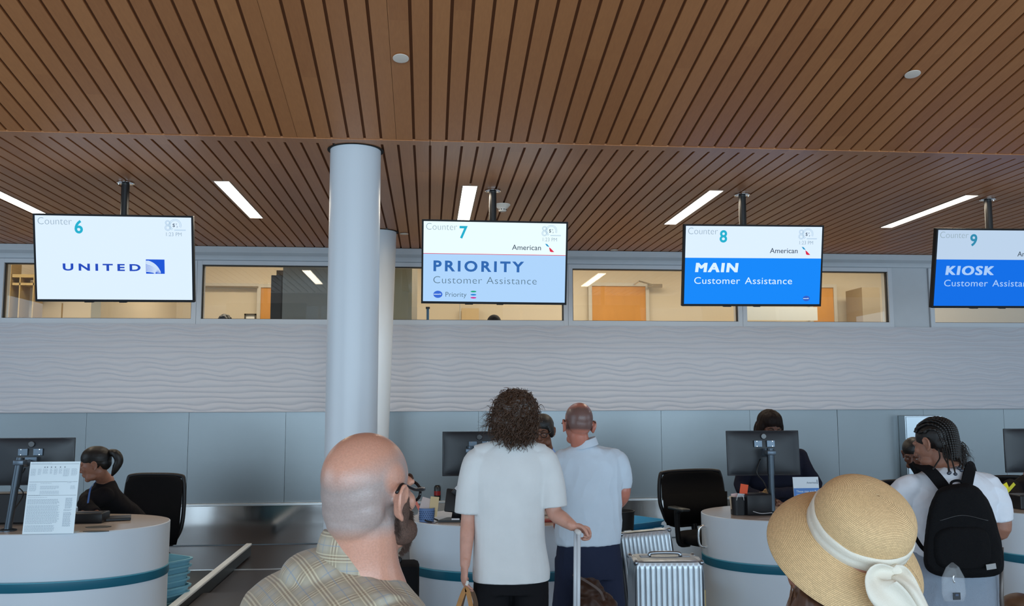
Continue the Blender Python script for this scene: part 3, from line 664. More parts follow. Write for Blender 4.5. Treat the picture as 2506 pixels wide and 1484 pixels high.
def para(u0, u1, v1_, n, dv=.0135, jag=.2):
    for i in range(n):
        u = u0; e = u1-rnd.uniform(0, jag)*(u1-u0)*(1 if i == n-1 else .35)
        while u < e-.01:
            wl = rnd.uniform(.018, .05); quad3(bm, u, v1_-i*dv-.0062, min(u+wl, e), v1_-i*dv, .0018); u += wl+.008
para(.03, .45, .985, 1)
for u0, u1, n in ((.03, .13, 8), (.17, .24, 7), (.27, .37, 6), (.41, .46, 6), (.49, .56, 7), (.59, .65, 6), (.68, .80, 9), (.84, .96, 8)): para(u0, u1, .90, n, .0125)
for u0, u1, v, n in ((.03, .18, .69, 8), (.25, .5, .70, 1), (.25, .64, .66, 4), (.25, .64, .59, 4), (.78, .9, .72, 2), (.85, .95, .66, 4), (.03, .3, .535, 1), (.03, .42, .505, 1)): para(u0, u1, v, n)
obj('small_print', bm, mat('ink_light', sr(186, 198, 208), .6), t)
bm = nb(); para(.03, .66, .475, 5, .0155); para(.03, .69, .39, 17, .0155, .25); para(.03, .64, .115, 6, .0155)
para(.78, .92, .49, 12, .0125); para(.76, .93, .33, 2, .0125); para(.76, .92, .29, 16, .0125, .3)
obj('body_text', bm, mat('ink', sr(166, 180, 194), .6), t)
bm = nb()
for u in (.29, .34, .42, .5, .6, .69): quad3(bm, u, .915, u+.022, .93, .0018)
obj('pictograms', bm, mat('ink_dark', sr(120, 130, 140), .6), t)
# ---- small things on the counters
BLK = mat('black_plastic', (.010, .010, .012), .4, spec=.3); BLKM = mat('black_matte', (.012, .012, .013), .6)
def onc(x, y, h=HC):
    p = at(x, y, 6); d = p-CAM; return CAM+d*((h-CAM.z)/d.z)
p = onc(212, 1283); t = thing('receipt_printer', 'low black printer on the left counter, right of the printed notice', 'printer', (p.x, p.y, HC+.001))
bm = nb(); box(bm, (p.x-.01, p.y+.08, HC+.033), (.20, .15, .062), bev=.008); obj('body', bm, BLK, t, autosm=30)
bm = nb(); box(bm, (p.x, p.y+.05, HC+.066), (.15, .05, .006)); obj('paper_slot', bm, mat('slot_grey', (.06, .06, .065), .4), t)
p = onc(285, 1274); bm = nb(); box(bm, (p.x, p.y+.02, HC+.011), (.16, .16, .018), M.Rotation(.3, 3, 'Z'), bev=.004); single('card_terminal', bm, BLK, 'flat black pad lying at the back of the left counter, before the seated agent', 'card pad')
p = onc(60, 1306); bm = nb(); 
p = at(30, 1250, 6.05); bm = nb(); box(bm, (p.x, 6.05, HC+.10), (.30, .12, .19), bev=.01); single('label_printer', bm, BLK, 'bulky black device under the monitor at the left edge', 'printer')
# counter 7: basket, papers, reader stand, can
def basket(x0, x1, y0, y1, Y, m, label, papers):
    a = at(x0, y1, Y); b = at(x1, y0, Y); r = (b.x-a.x)/2; cx = (a.x+b.x)/2; cy = Y+r*.8; h = b.z-HC
    t = thing('pen_basket', label, 'basket', (cx, cy, HC+.001))
    bm = nb(); n = 40; rows = 9
    loft(bm, [[V((cx+r*k*1.0*q[0], cy+r*k*.8*q[1], HC+.002+h*z)) for q in [(cos(2*pi*i/n), sin(2*pi*i/n)) for i in range(n)]] for z, k in ((0, .90), (1, 1), (1, .96), (.03, .87))]); obj('basket_wall', bm, m, t, autosm=35)
    bm = nb()
    for j in range(5):
        for i in range(22):
            an = 2*pi*i/22+(.14 if j % 2 else 0); z = .22+.14*j; k = .90+.1*z+.012
            box(bm, (cx+r*k*cos(an), cy+r*.8*k*sin(an), HC+h*z), (.0042, .003, .0052), M.Rotation(an+pi/2, 3, 'Z'))
    obj('basket_holes', bm, mat('hole_dark', sr(40, 60, 90), .7), t)
    return t, cx, cy, r, h
t, cx, cy, r, h = basket(1024, 1064, 1246, 1276, 5.80, mat('blue_mesh', sr(96, 124, 168), .5), 'small blue perforated basket holding papers on the middle counter', 3)
def papers(cx, cy, z, specs, name='paper_slip', group=None):
    for (dx, dy, w_, h_, rz, ry, col, lab) in specs:
        bm = nb(); box(bm, (cx+dx, cy+dy, z+h_/2), (w_, .003, h_), (M.Rotation(rz, 3, 'Z') @ M.Rotation(ry, 3, 'Y')))
        single(name, bm, mat('paper_%d_%d_%d' % col, sr(*col), .7), lab, 'paper slip')
papers(cx, cy, HC+.03, [(.045, .01, .055, .125, .2, .12, (222, 196, 150), 'yellow paper slip standing in the blue basket'), (-.01, .0, .07, .12, .3, .3, (214, 196, 190), 'pinkish paper slip standing in the blue basket'), (-.05, -.01, .018, .12, .1, -.5, (222, 120, 100), 'narrow coral slip leaning out of the blue basket')])
p = onc(1107, 1279)
t = thing('card_reader_stand', 'black angled card reader stand on the middle counter, beside the blue basket', 'card reader', (p.x+.02, p.y+.06, HC+.001))
bm = nb(); prism(bm, [(p.x-.09, p.y), (p.x+.16, p.y-.03), (p.x+.14, p.y+.14), (p.x-.03, p.y+.14)], .012, z0=HC+.002); obj('base', bm, BLK, t)
bm = nb(); tube(bm, [(p.x+.03, p.y+.08, HC+.01), (p.x+.03, p.y+.09, HC+.1)], [.035, .022], 14); obj('neck', bm, BLK, t, smooth=True)
bm = nb(); q = at(1128, 1228, p.y+.08); box(bm, (q.x, q.y, q.z), (.20, .02, .15), M.Rotation(-.35, 3, 'X') @ M.Rotation(.12, 3, 'Y'), bev=.008); obj('tablet', bm, BLKM, t, autosm=30)
bm = nb(); q2 = at(1122, 1199, p.y+.06); box(bm, q2, (.05, .03, .09), M.Rotation(.75, 3, 'Y'), bev=.008); obj('card_scanner', bm, BLK, t, autosm=30)
bm = nb(); box(bm, (p.x+.02, p.y-.008, HC+.02), (.05, .004, .010), M.Rotation(-.1, 3, 'Z')); box(bm, q2+V((-.012, -.02, .012)), (.018, .004, .022), M.Rotation(.75, 3, 'Y')); obj('label', bm, mat('white_sticker', sr(215, 215, 218), .5), t)
bm = nb(); tube(bm, [(p.x-.09, p.y+.06, HC+.006), (p.x-.15, p.y+.04, HC+.03), (p.x-.17, p.y+.0, HC+.014), (p.x-.13, p.y-.02, HC+.006)], .005, 8, sm=5); single('coiled_cable', bm, mat('cable_black', (.01, .01, .01)), 'black cable loop between the blue basket and the card reader', 'cable', smooth=True)
q = at(1070, 1226, 9.63); t = thing('spray_can', 'black can with a red band on the steel ledge behind the middle counter', 'can', (q.x, 9.628, .6125))
r = .034; h = at(1070, 1188, 9.63).z-.612
bm = nb(); lathe(bm, (q.x, 9.628, .6125), [(r*.9, 0), (r, .006), (r, h*.86), (r*.85, h*.93), (r*.6, h)], 28); obj('body', bm, mat('can_black', (.012, .012, .014), .25), t, autosm=40)
bm = nb(); lathe(bm, (q.x, 9.628, .6125), [(r+.0006, h*.34), (r+.0006, h*.62)], 28); obj('red_band', bm, mat('can_red', sr(140, 22, 20), .3), t, autosm=40)
# passport and small box at the right of counter 7
p = onc(1342, 1279); bm = nb(); box(bm, (p.x, p.y+.03, HC+.008), (.11, .08, .012), M.Rotation(.1, 3, 'Z')); single('passport', bm, mat('passport', sr(150, 52, 44), .5), 'red passport at the edge of the middle counter, beside the woman\'s elbow', 'passport')
p = onc(1336, 1262); t = thing('tag_printer', 'pale ticket printer with a dark slot on the middle counter, behind the woman\'s elbow', 'printer', (p.x, p.y+.05, HC+.001)); bm = nb(); box(bm, (p.x, p.y+.05, HC+.05), (.14, .12, .098), bev=.008); obj('body', bm, mat('printer_beige', sr(205, 182, 164), .4), t, autosm=30)
bm = nb(); box(bm, (p.x-.01, p.y-.012, HC+.06), (.09, .006, .05)); obj('slot', bm, mat('slot_brown', sr(40, 20, 14), .5), t)
# counter 8: cup with tags, printer, wrist rest, safety sign
p = onc(1812, 1262); t = thing('tag_holder', 'black cup full of baggage tags at the left of the right-hand counter', 'holder', (p.x, p.y+.03, HC+.001))
bm = nb(); loft(bm, [[V((p.x+q[0]*k, p.y+.03+q[1]*k, HC+.002+z)) for q in oval(0, 0, .054, .045, 32, 3.5)] for z, k in ((0, .9), (.118, 1), (.118, .93), (.01, .84))]); obj('cup', bm, BLK, t, autosm=40)
bm = nb(); tube(bm, [(p.x-.03, p.y-.02, HC+.10), (p.x-.022, p.y-.028, HC+.135), (p.x+.01, p.y-.03, HC+.13), (p.x+.02, p.y-.02, HC+.10)], .0022, 6, sm=5); obj('string', bm, mat('string_white', sr(205, 205, 205), .6), t, smooth=True)
papers(p.x, p.y+.03, HC+.04, [(.035, .01, .055, .16, .1, .18, (236, 92, 52), 'bright orange baggage tag sticking out of the black cup'), (.012, -.012, .05, .10, 0, .1, (196, 200, 206), 'white baggage tag at the front of the black cup'), (-.022, .005, .045, .10, .1, -.1, (224, 190, 186), 'pink and white baggage tag in the black cup'), (-.045, -.004, .03, .085, .2, -.12, (212, 188, 160), 'cream baggage tag at the left of the black cup')], 'baggage_tag')
p = onc(1857, 1262); t = thing('boarding_printer', 'black box printer under the monitor on the right-hand counter', 'printer', (p.x, p.y+.05, HC+.001))
bm = nb(); box(bm, (p.x, p.y+.05, HC+.07), (.17, .15, .135), bev=.008); obj('body', bm, BLK, t, autosm=30)
bm = nb(); tube(bm, [(p.x-.05, p.y-.03, HC+.03), (p.x, p.y-.045, HC+.018), (p.x+.08, p.y-.03, HC+.02)], .003, 8, sm=5); obj('cable', bm, mat('cable_grey', sr(170, 170, 172), .4), t, smooth=True)
p = onc(1975, 1255); a, b = at(1943, 1170, 6.0), at(2006, 1170, 6.0)
t = thing('safety_sign', 'small blue and white tilted sign on the right-hand counter, just above the hat brim', 'sign', ((a.x+b.x)/2, 6.02, HC+.001), (0, 0, 0))
sw, sh = b.x-a.x, a.z-HC
rt8 = M.Translation(((a.x+b.x)/2+.01, 6.02, HC+.002)) @ M.Rotation(-.12, 4, 'X') @ M.Rotation(.0, 4, 'Z')
def sp8(n, bm, m):
    bm.transform(rt8); obj(n, bm, m, t)
bm = nb(); b2(bm, (-sw/2, 0, 0), (sw/2, .004, sh)); sp8('board', bm, mat('sign_white', sr(216, 226, 234), .4))
bm = nb(); b2(bm, (-sw/2+.001, -.0006, .0), (sw/2-.001, -.0001, sh*.68)); sp8('blue_field', bm, mat('sign_blue', sr(38, 112, 190), .4))
bm = nb(); text_bm(bm, 'These may not fly.', .0205, -sw/2+.018, sh*.56, -.001, off=.0001, depth=.0002); sp8('lettering', bm, mat('sign_letters', sr(214, 230, 240), .5))
bm = nb(); b2(bm, (-sw/2+.018, -.001, sh*.50), (sw/2-.018, -.0007, sh*.508))
for i in range(7): b2(bm, (-sw/2+.02+i*.019, -.001, sh*.36), (-sw/2+.027+i*.019, -.0007, sh*(.40+.03*(i % 3))))
sp8('pictograms', bm, mat('sign_letters', (1, 1, 1)))
bm = nb(); text_bm(bm, 'American', .018, .005, sh*.81, -.001, depth=.0002); b2(bm, (.078, -.001, sh*.8), (.083, -.0007, sh*.92)); sp8('airline_name', bm, mat('sign_grey', sr(110, 126, 140), .5))
bm = nb(); b2(bm, (-sw/2, .0, -.001), (sw/2, .10, .001)); bm.transform(M.Translation(((a.x+b.x)/2+.01, 6.02, HC+.002))); obj('foot', bm, mat('acrylic', (1, 1, 1)), t)
# counter 9: grey basket with yellow tags
t, cx, cy, r, h = basket(2447, 2482, 1231, 1262, 5.86, mat('grey_mesh', sr(158, 164, 172), .5), 'small grey perforated basket with yellow tags at the right edge', 2)
papers(cx, cy, HC+.095, [(.0, -.0, .045, .115, .2, 1.15, (232, 214, 30), 'crumpled bright yellow tag on top of the grey basket'), (.062, .01, .022, .11, .1, .85, (206, 196, 40), 'narrow yellow tag sticking out of the grey basket to the right'), (.0, .012, .08, .035, 0, .05, (214, 172, 96), 'orange-tan tag in the grey basket')])
p = onc(2500, 1250); bm = nb(); box(bm, (p.x+.09, p.y+.10, HC+.05), (.16, .16, .098), bev=.008); single('black_device', bm, BLK, 'black box device beside the grey basket at the right edge', 'printer')
# ================================================================ belts, trays, chairs
BELT = mat('belt_rubber', sr(52, 44, 42), .42, noise_amt=.05); BSIDE = mat('belt_side', sr(62, 66, 66), .35, .7); RAILW = mat('rail_white', sr(232, 238, 240), .35)
for xa_, xb_, lab_ in ((-8.6, -.70, 'long dark baggage belt along the foot of the steel wall, left of the columns'), (-.26, 10.8, 'long dark baggage belt along the foot of the steel wall, right of the columns')):
    t = thing('baggage_conveyor', lab_, 'conveyor', ((xa_+xb_)/2, 8.9, 0))
    bm = nb(); b2(bm, (xa_, 8.22, .15), (xb_, 9.60, .19)); obj('belt', bm, BELT, t)
    bm = nb(); b2(bm, (xa_, 8.18, 0), (xb_, 8.22, .205), bev=.004); obj('side_panel', bm, mat('satin_steel', (.5, .5, .5)), t)
def feeder(x0, x1, label):
    t = thing('feed_conveyor', label, 'conveyor', ((x0+x1)/2, 7, 0), group='feed belts between the counters')
    ya, yb = 6.32, 8.16; zr = .29
    bm = nb(); b2(bm, (x0+.05, ya, .20), (x1-.05, 7.08, .24)); obj('scale_belt', bm, BELT, t)
    bm = nb(); b2(bm, (x0+.05, 7.09, .16), (x1-.05, yb, .20)); obj('feed_belt', bm, BELT, t)
    for a_, b_ in ((x0, x0+.045), (x1-.045, x1)):
        bm = nb(); b2(bm, (a_, ya, .01), (b_, yb, zr)); obj('side_panel', bm, BSIDE, t)
        bm = nb(); b2(bm, (a_, yb+.001, .206), (b_, 8.92, zr)); obj('cross_board', bm, BSIDE, t)
        bm = nb(); b2(bm, (a_-.004, ya-.003, zr), (b_+.004, 8.94, zr+.022), bev=.006); obj('guard_rail', bm, RAILW, t)
    bm = nb(); b2(bm, (x0+.05, ya+.02, .01), (x1-.05, yb-.02, .15)); obj('frame', bm, BSIDE, t)
feeder(-1.712, -.70, 'feed belt with white guard rails between the left and the middle counter')
feeder(1.46, 1.78, 'narrow feed belt between the middle and the right-hand counter') if 0 else None
TB = mat('tray_blue', sr(122, 182, 204), .45); TB2 = mat('tray_bright', sr(50, 150, 200), .45)
def tray_mesh(w, d, h):
    bm = nb(); n = 32
    def ring(k, z, o=0): return [V((x, y, z)) for x, y in oval(0, 0, w/2*k+o, d/2*k+o, n*2, 6)]
    loft(bm, [ring(.86, 0), ring(.88, .002), ring(.96, h-.012), ring(.96, h-.012, .012), ring(.96, h, .014), ring(.96, h, 0), ring(.87, .008)]); return bm
def tray_stack(x, y, n, dz, w, d, h, m, rz, labf, group, z0=0.0, jit=.01, seed=1):
    rnd = random.Random(seed); first = None
    for i in range(n):
        pos = (x+rnd.uniform(-jit, jit), y+rnd.uniform(-jit, jit), z0+i*dz); ang = rz+rnd.uniform(-.03, .03)
        lab = labf(i, n)
        if first is None:
            first = obj('luggage_tray', tray_mesh(w, d, h), m, None, world=False, autosm=35); o = first
        else:
            o = first.copy(); COL.objects.link(o)
        o.location = pos; o.rotation_euler = (0, 0, ang); props(o, lab, 'tray', group)
ords = ['lowest', 'second', 'third', 'fourth', 'fifth', 'sixth', 'seventh', 'eighth', 'ninth', 'tenth', 'eleventh', 'twelfth']
def lf(place, col):
    return lambda i, n: ('%s tray, topmost of the stack %s' % (col, place)) if i == n-1 else ('%s tray, %s from the floor in the stack %s' % (col, ords[i], place) if i else '%s tray at the bottom of the stack %s' % (col, place))
tray_stack(-1.99, 6.80, 11, .046, .54, .40, .085, TB, -.62, lf('behind the left counter', 'blue'), 'trays stacked behind the left counter', .0, .012, 3)
tray_stack(1.70, 6.86, 9, .047, .50, .40, .085, TB2, -.3, lf('left of the right-hand counter', 'bright blue'), 'trays stacked by the right-hand counter', .0, .012, 5)
tray_stack(1.68, 7.75, 12, .050, .60, .46, .085, TB2, .6, lf('behind the empty chair', 'bright blue'), 'trays stacked behind the empty chair', .0, .01, 6)
q0, q1 = at(1515, 1300, 7.4), at(1552, 1247, 7.4)
t = thing('waste_bin', 'tapered black waste bin right of the man in navy shorts, before the steel wall', 'bin', ((q0.x+q1.x)/2, 7.5, 0))
cx = (at(1488, 1260, 7.5).x+at(1552, 1260, 7.5).x)/2; rr = (at(1552, 1260, 7.5).x-at(1488, 1260, 7.5).x)/2; zt = at(1530, 1250, 7.5).z
bm = nb(); lathe(bm, (cx, 7.5, 0), [(rr*.6, 0), (rr, zt-.01), (rr*1.05, zt-.008), (rr*1.05, zt), (rr*.94, zt), (rr*.58, .02)], 36); obj('bin_body', bm, BLKM, t, autosm=35)
def chair(x, y, rz, seat_z, back_top, back_w, label, arms=True, lean=.0):
    t = thing('office_chair', label, 'chair', (x, y, 0), (0, 0, rz))
    L = lambda n, bm, m, par=None, **k: obj(n, bm, m, par or t, world=False, **k)
    F_ = mat('chair_fabric', (.009, .009, .011), .85, spec=.15, bump=.2, bump_scale=200); bw = back_w/2
    bm = nb(); loft(bm, [[V((q[0], q[1]+.01, z)) for q in oval(0, 0, .25*k, .24*k, 40, 3)] for z, k in ((seat_z-.035, .9), (seat_z-.02, 1), (seat_z+.02, 1.0), (seat_z+.04, .93), (seat_z+.048, .7))]); L('seat', bm, F_, smooth=True)
    bm = nb(); rings = []
    for z_, wk, dy in ((0, .90, .0), (.08, 1.0, .008), (.25, 1.02, .0), (back_top-seat_z-.30, 1.0, -.02), (back_top-seat_z-.14, .97, -.045), (back_top-seat_z-.10, .86, -.05), (back_top-seat_z-.085, .66, -.05)):
        z = seat_z+.085+z_; rings.append([V((q[0], q[1]-.25+dy+lean*z_+.25*(q[0]/bw)**2*.12, z)) for q in oval(0, 0, bw*wk, .022, 40, 3)])
    loft(bm, rings); L('backrest', bm, mat('chair_mesh', (.006, .006, .007), .9, spec=.1, bump=.3, bump_scale=400), smooth=True)
    bm = nb(); zz = seat_z+.085; H = back_top-zz
    pts = [(-bw*.72, -.255, zz), (-bw*.98, -.255, zz+.12), (-bw*1.02, -.275+lean*.4, zz+H*.55), (-bw*.96, -.29, zz+H*.92), (-bw*.8, -.295, back_top), (0, -.30, back_top+.008), (bw*.8, -.295, back_top), (bw*.96, -.29, zz+H*.92), (bw*1.02, -.275, zz+H*.55), (bw*.98, -.255, zz+.12), (bw*.72, -.255, zz), (0, -.25, zz-.01), (-bw*.72, -.255, zz)]
    tube(bm, pts, .016, 10, sm=6); L('back_frame', bm, BLK, smooth=True)
    bm = nb(); tube(bm, [(0, -.06, seat_z-.05), (0, -.22, seat_z-.03), (0, -.27, zz+.15)], .025, 10, sm=4); L('back_support', bm, BLK, smooth=True)
    if arms:
        for s in (-1, 1):
            bm = nb(); box(bm, (s*.30, .02, seat_z+.245), (.075, .23, .022), bev=.009); L('armrest', bm, mat('arm_pad', (.03, .036, .04), .4), smooth=True)
            bm = nb(); tube(bm, [(s*.20, 0, seat_z-.04), (s*.285, -.0, seat_z-.03), (s*.30, -.005, seat_z+.06), (s*.305, 0, seat_z+.2), (s*.30, .01, seat_z+.235)], [.018, .02, .02, .023, .035], 12, sm=4); L('arm_post', bm, BLK, smooth=True)
    bm = nb(); lathe(bm, (0, 0, .08), [(.028, 0), (.028, .2), (.018, .2), (.018, seat_z-.12)], 20); L('gas_lift', bm, CHR, autosm=35)
    for k in range(5):
        a_ = 2*pi*k/5+.3; bm = nb(); tube(bm, [(.02*cos(a_), .02*sin(a_), .10), (.29*cos(a_), .29*sin(a_), .075)], [.026, .017], 10); lg = L('base_leg', bm, BLK, smooth=True)
        bm = nb(); lathe(bm, (.29*cos(a_)-.011*sin(a_), .29*sin(a_)+.011*cos(a_), .030), [(.028, -.02), (.028, .02)], 16, ax=(sin(a_), -cos(a_), 0)); obj('caster', bm, BLK, lg, world=False, autosm=35)
    return t
q = at(1735, 1350, 7.18)
chair(q.x+.02, 7.18, R(195), .56, at(1730, 1156, 7.4).z, .60, 'empty black mesh office chair with armrests left of the right-hand counter', True)
q = at(330, 1230, 7.1)
chair(q.x-.02, 7.22, R(170), .46, at(330, 1176, 7.1).z, .48, 'black office chair of the agent with the ponytail, on the left', False)
# steel box on the wall
a, b = at(2214, 1018, 9.5), at(2317, 1240, 9.5)
t = thing('wall_cabinet', 'shallow steel cabinet on the wall behind the person with braids', 'cabinet', ((a.x+b.x)/2, 9.56, b.z))
SCB = steel('cabinet_steel', .3, (3, 3, 200), .0002, .001, (.50, .56, .60))
bm = nb(); b2(bm, (a.x, 9.5, .615), (b.x, 9.642, a.z), bev=.004); obj('body', bm, SCB, t)
bm = nb(); b2(bm, (a.x+.012, 9.488, .65), (b.x-.012, 9.4995, a.z-.012), bev=.003); obj('door', bm, SCB, t)
# ================================================================ luggage
ALU = mat('alu_shell', sr(190, 198, 204), .40, .8, noise_amt=.05, noise_scale=12); ALUD = mat('alu_trim', sr(150, 156, 162), .3, .9)
def ribcase(x, y, z, w, d, h, rx, ry, rz, label, top_handle=True, nr=13):
    """ribbed aluminium case, standing; own axes: x width, y depth, z height"""
    t = thing('ribbed_suitcase', label, 'suitcase', (x, y, z), (rx, ry, rz), group='silver ribbed suitcases')
    L = lambda n, bm, m, par=None, **k: obj(n, bm, m, par or t, world=False, **k)
    def shell(sgn):
        bm = nb(); n = 120; prof = []
        def ring(k, yy, rib):
            out = []
            for i in range(n):
                # rounded rectangle in x-z
                tt = 2*pi*i/n; c, s = cos(tt), sin(tt); p = 9; kk = (abs(c)**p+abs(s)**p)**(-1/p)
                out.append(V((c*kk*w/2*k[0], yy, h/2+s*kk*h/2*k[1])))
            return out
        # ribs along the height on the broad face, modelled as a height field
        gx, gz = 104, 60; vs = []
        for j in range(gz+1):
            row = []
            for i in range(gx+1):
                u = i/gx*2-1; v = j/gz*2-1
                ex = 1-abs(u)**44; ez = 1-abs(v)**60
                rib = (abs(sin(pi*nr*(u+1)/2))**.35)*.006 if abs(v) < .93 and abs(u) < .94 else .002
                yy = d/2*(max(0, ex*ez)**.30)
                row.append(bm.verts.new((u*w/2, sgn*(max(.004, yy-.006)+rib*(yy > d*.45)), h/2+v*h/2)))
            vs.append(row)
        for j in range(gz):
            for i in range(gx):
                q = (vs[j][i], vs[j][i+1], vs[j+1][i+1], vs[j+1][i]); bm.faces.new(q if sgn < 0 else q[::-1])
        return bm
    L('shell', shell(-1), ALU, autosm=50); L('shell', shell(1), ALU, autosm=50)
    # ribbed edge wall running round the shell
    bm = nb(); rows = []
    nn = 200
    for k in range(2*9+1):
        yy = -d/2*.93+d*.93*k/18; row = []
        bulge = .004 if k % 2 else .0
        e = 1-.03*(abs(yy)/(d/2))**6
        for i in range(nn):
            tt = 2*pi*i/nn; c, s = cos(tt), sin(tt); p = 11; kk = (abs(c)**p+abs(s)**p)**(-1/p)
            row.append(V((c*kk*(w/2*e+bulge), yy, h/2+s*kk*(h/2*e+bulge))))
        rows.append(row)
    loft(bm, rows, False); L('ribbed_rim', bm, ALU, autosm=40)
    for sx in (-1, 1):
        for sz in (0, 1):
            for sy in (-1, 1): bm = nb(); ell(bm, (sx*(w/2-.013), sy*(d/2-.016), sz*h+(-.013 if sz else .013)), (.0165, .0185, .0165), n=16); L('corner_guard', bm, ALUD, smooth=True)
    bm = nb(); tube(bm, [(-.09, 0, h+.004), (-.075, 0, h+.022), (.075, 0, h+.022), (.09, 0, h+.004)], .010, 10, sm=4)
    if top_handle: L('carry_handle', bm, ALUD, smooth=True)
    else: bm.free()
    for s in (-1, 1): bm = nb(); box(bm, (s*w*.3, -.0, h+.004), (.05, .05, .01), bev=.003); L('latch', bm, ALUD)
    for sx in (-1, 1):
        for sy in (-1, 1): bm = nb(); lathe(bm, (sx*(w/2-.05)-.012, sy*(d/2-.04), -.024), [(.024, 0), (.024, .024)], 16, ax=(1, 0, 0)); L('wheel', bm, BLK, autosm=35)
    return t
q = at(1631, 1390, 5.15)
ribcase(q.x+.02, 5.26, .05, .40, .26, at(1625, 1376, 5.1).z-.05, 0, 0, R(-4), 'silver ribbed suitcase standing in front, beside the man in navy shorts')
ribcase(1.475, 5.86, .06, .34, .22, at(1560, 1302, 5.98).z-.04, R(-9), R(-5), R(-4), 'silver ribbed suitcase leaning behind the upright one', False)
p = at(1710, 1462, 5.55); bm = nb(); box(bm, (p.x, 5.7, p.z/2+.02), (.09, .3, p.z+.04)); single('cardboard_box', bm, mat('carton', sr(196, 172, 122), .7), 'small cream carton between the suitcase and the right-hand counter', 'box')
# ================================================================ people
def skin_mat(name, col, rough=.45, bump=.15):
    m = mat(name, col, rough, noise_amt=.07, noise_scale=28, bump=bump, bump_scale=350)
    m.node_tree.nodes['Principled BSDF'].inputs['Subsurface Weight'].default_value = .12
    m.node_tree.nodes['Principled BSDF'].inputs['Subsurface Radius'].default_value = (.012, .004, .002)
    return m
def hm(c, yaw, pitch=0, roll=0, s=1.0):
    """head frame: x right, y face, z up; yaw 0 looks away from the camera (+y), positive turns to the right"""
    return M.Translation(c) @ M.Rotation(-R(yaw), 4, 'Z') @ M.Rotation(R(pitch), 4, 'X') @ M.Rotation(R(roll), 4, 'Y') @ M.Scale(s, 4)
def he(bm, H, c, r, rot=(0, 0, 0), n=24):
    g = bmesh.ops.create_uvsphere(bm, u_segments=n, v_segments=n*2//3, radius=1)
    bmesh.ops.transform(bm, matrix=H @ M.Translation(c) @ Euler([R(a) for a in rot]).to_matrix().to_4x4() @ M.Diagonal((*r, 1)), verts=g['verts'])
def ht(bm, H, pts, r, n=10, sm=4):
    tube(bm, [H @ V(p) for p in pts], [a*H.to_scale().x for a in r] if isinstance(r, (list, tuple)) else r*H.to_scale().x, n, sm)
def head_blobs(bm, H, neck_to, neck_r=.056, fem=False, jaw=1.0, face=True, occ=1.0, ear_in=(0, 0)):
    he(bm, H, (0, -.014, .036), (.0765, .098*occ, .086), n=36)
    he(bm, H, (0, -.045, .012), (.068, .062, .075), n=28)
    he(bm, H, (0, .022, -.012), (.0665, .070, .085), n=28)
    he(bm, H, (0, .028, -.062), (.052*jaw, .056, .050), n=24)
    he(bm, H, (0, .066, -.094), (.024*jaw, .022, .020), n=18)
    for s in (-1, 1):
        he(bm, H, (s*.036*jaw, .034, -.080), (.022, .038, .026), (0, 0, s*-14), n=16)       # jaw line
        if face:
            he(bm, H, (s*.043, .062, -.018), (.021, .022, .022), n=16)    # cheek
            he(bm, H, (s*.030, .082, .022), (.026, .012, .010), (0, s*8, s*-16), n=16)    # brow
        # ear
        ec = V((s*(.079-ear_in[0 if s < 0 else 1]), -.012, -.008))
        he(bm, H, ec, (.009, .019, .031), (0, s*10, s*18), n=18)
        pts = [ec+V((s*(.009-.004*(k in (0, 8))), .012*cos(a)-.006, .0)) + V((0, .010*cos(a), .030*sin(a))) for k, a in enumerate([R(-62+k*38) for k in range(0, 9)])]
        ht(bm, H, [ec+V((s*.006, .016, -.004)), ec+V((s*.010, .014, .020)), ec+V((s*.013, -.002, .031)), ec+V((s*.015, -.017, .018)), ec+V((s*.014, -.019, -.004)), ec+V((s*.010, -.010, -.022)), ec+V((s*.005, .002, -.033)), ec+V((s*.002, .008, -.024))], [.003, .0042, .0048, .0048, .0045, .0042, .0055, .003], 8)
    if face:
        ht(bm, H, [(0, .088, .022), (0, .098, .0), (0, .112, -.026), (0, .108, -.034)], [.008, .0085, .0115, .008], 12)
        for s in (-1, 1): he(bm, H, (s*.012, .098, -.032), (.008, .010, .008), n=12)
        he(bm, H, (0, .088, -.054), (.024, .012, .0065), n=16); he(bm, H, (0, .086, -.066), (.020, .012, .0075), n=16)
        for s in (-1, 1): he(bm, H, (s*.031, .076, .001), (.014, .009, .009), n=14)         # closed lid swell
    a = H @ V((0, -.018, -.062)); b = V(neck_to)
    tube(bm, [H @ V((0, -.022, .01)), H @ V((0, -.020, -.03)), a, (a*.45+b*.55), b], [neck_r*.62, neck_r*.90, neck_r*.98, neck_r*1.02, neck_r*1.28], 24, 4)
def eyes(H, par, iris=(.05, .03, .02), down=True):
    for s in (-1, 1):
        bm = nb(); he(bm, H, (s*.031, .0795, -.001), (.0095, .0085, .0036 if down else .0058), n=14); e = obj('eye', bm, mat('eye_white', (.55, .52, .5), .2), par, smooth=True)
        bm = nb(); he(bm, H, (s*.031, .087, -.002), (.0045, .002, .003 if down else .0045), n=12); obj('iris', bm, mat('iris', iris, .15), e, smooth=True)
def brows(H, par, m):
    for s in (-1, 1):
        bm = nb(); ht(bm, H, [(s*.014, .097, .024), (s*.032, .093, .031), (s*.050, .078, .026)], [.0028, .0036, .0018], 8); obj('eyebrow', bm, m, par, smooth=True)
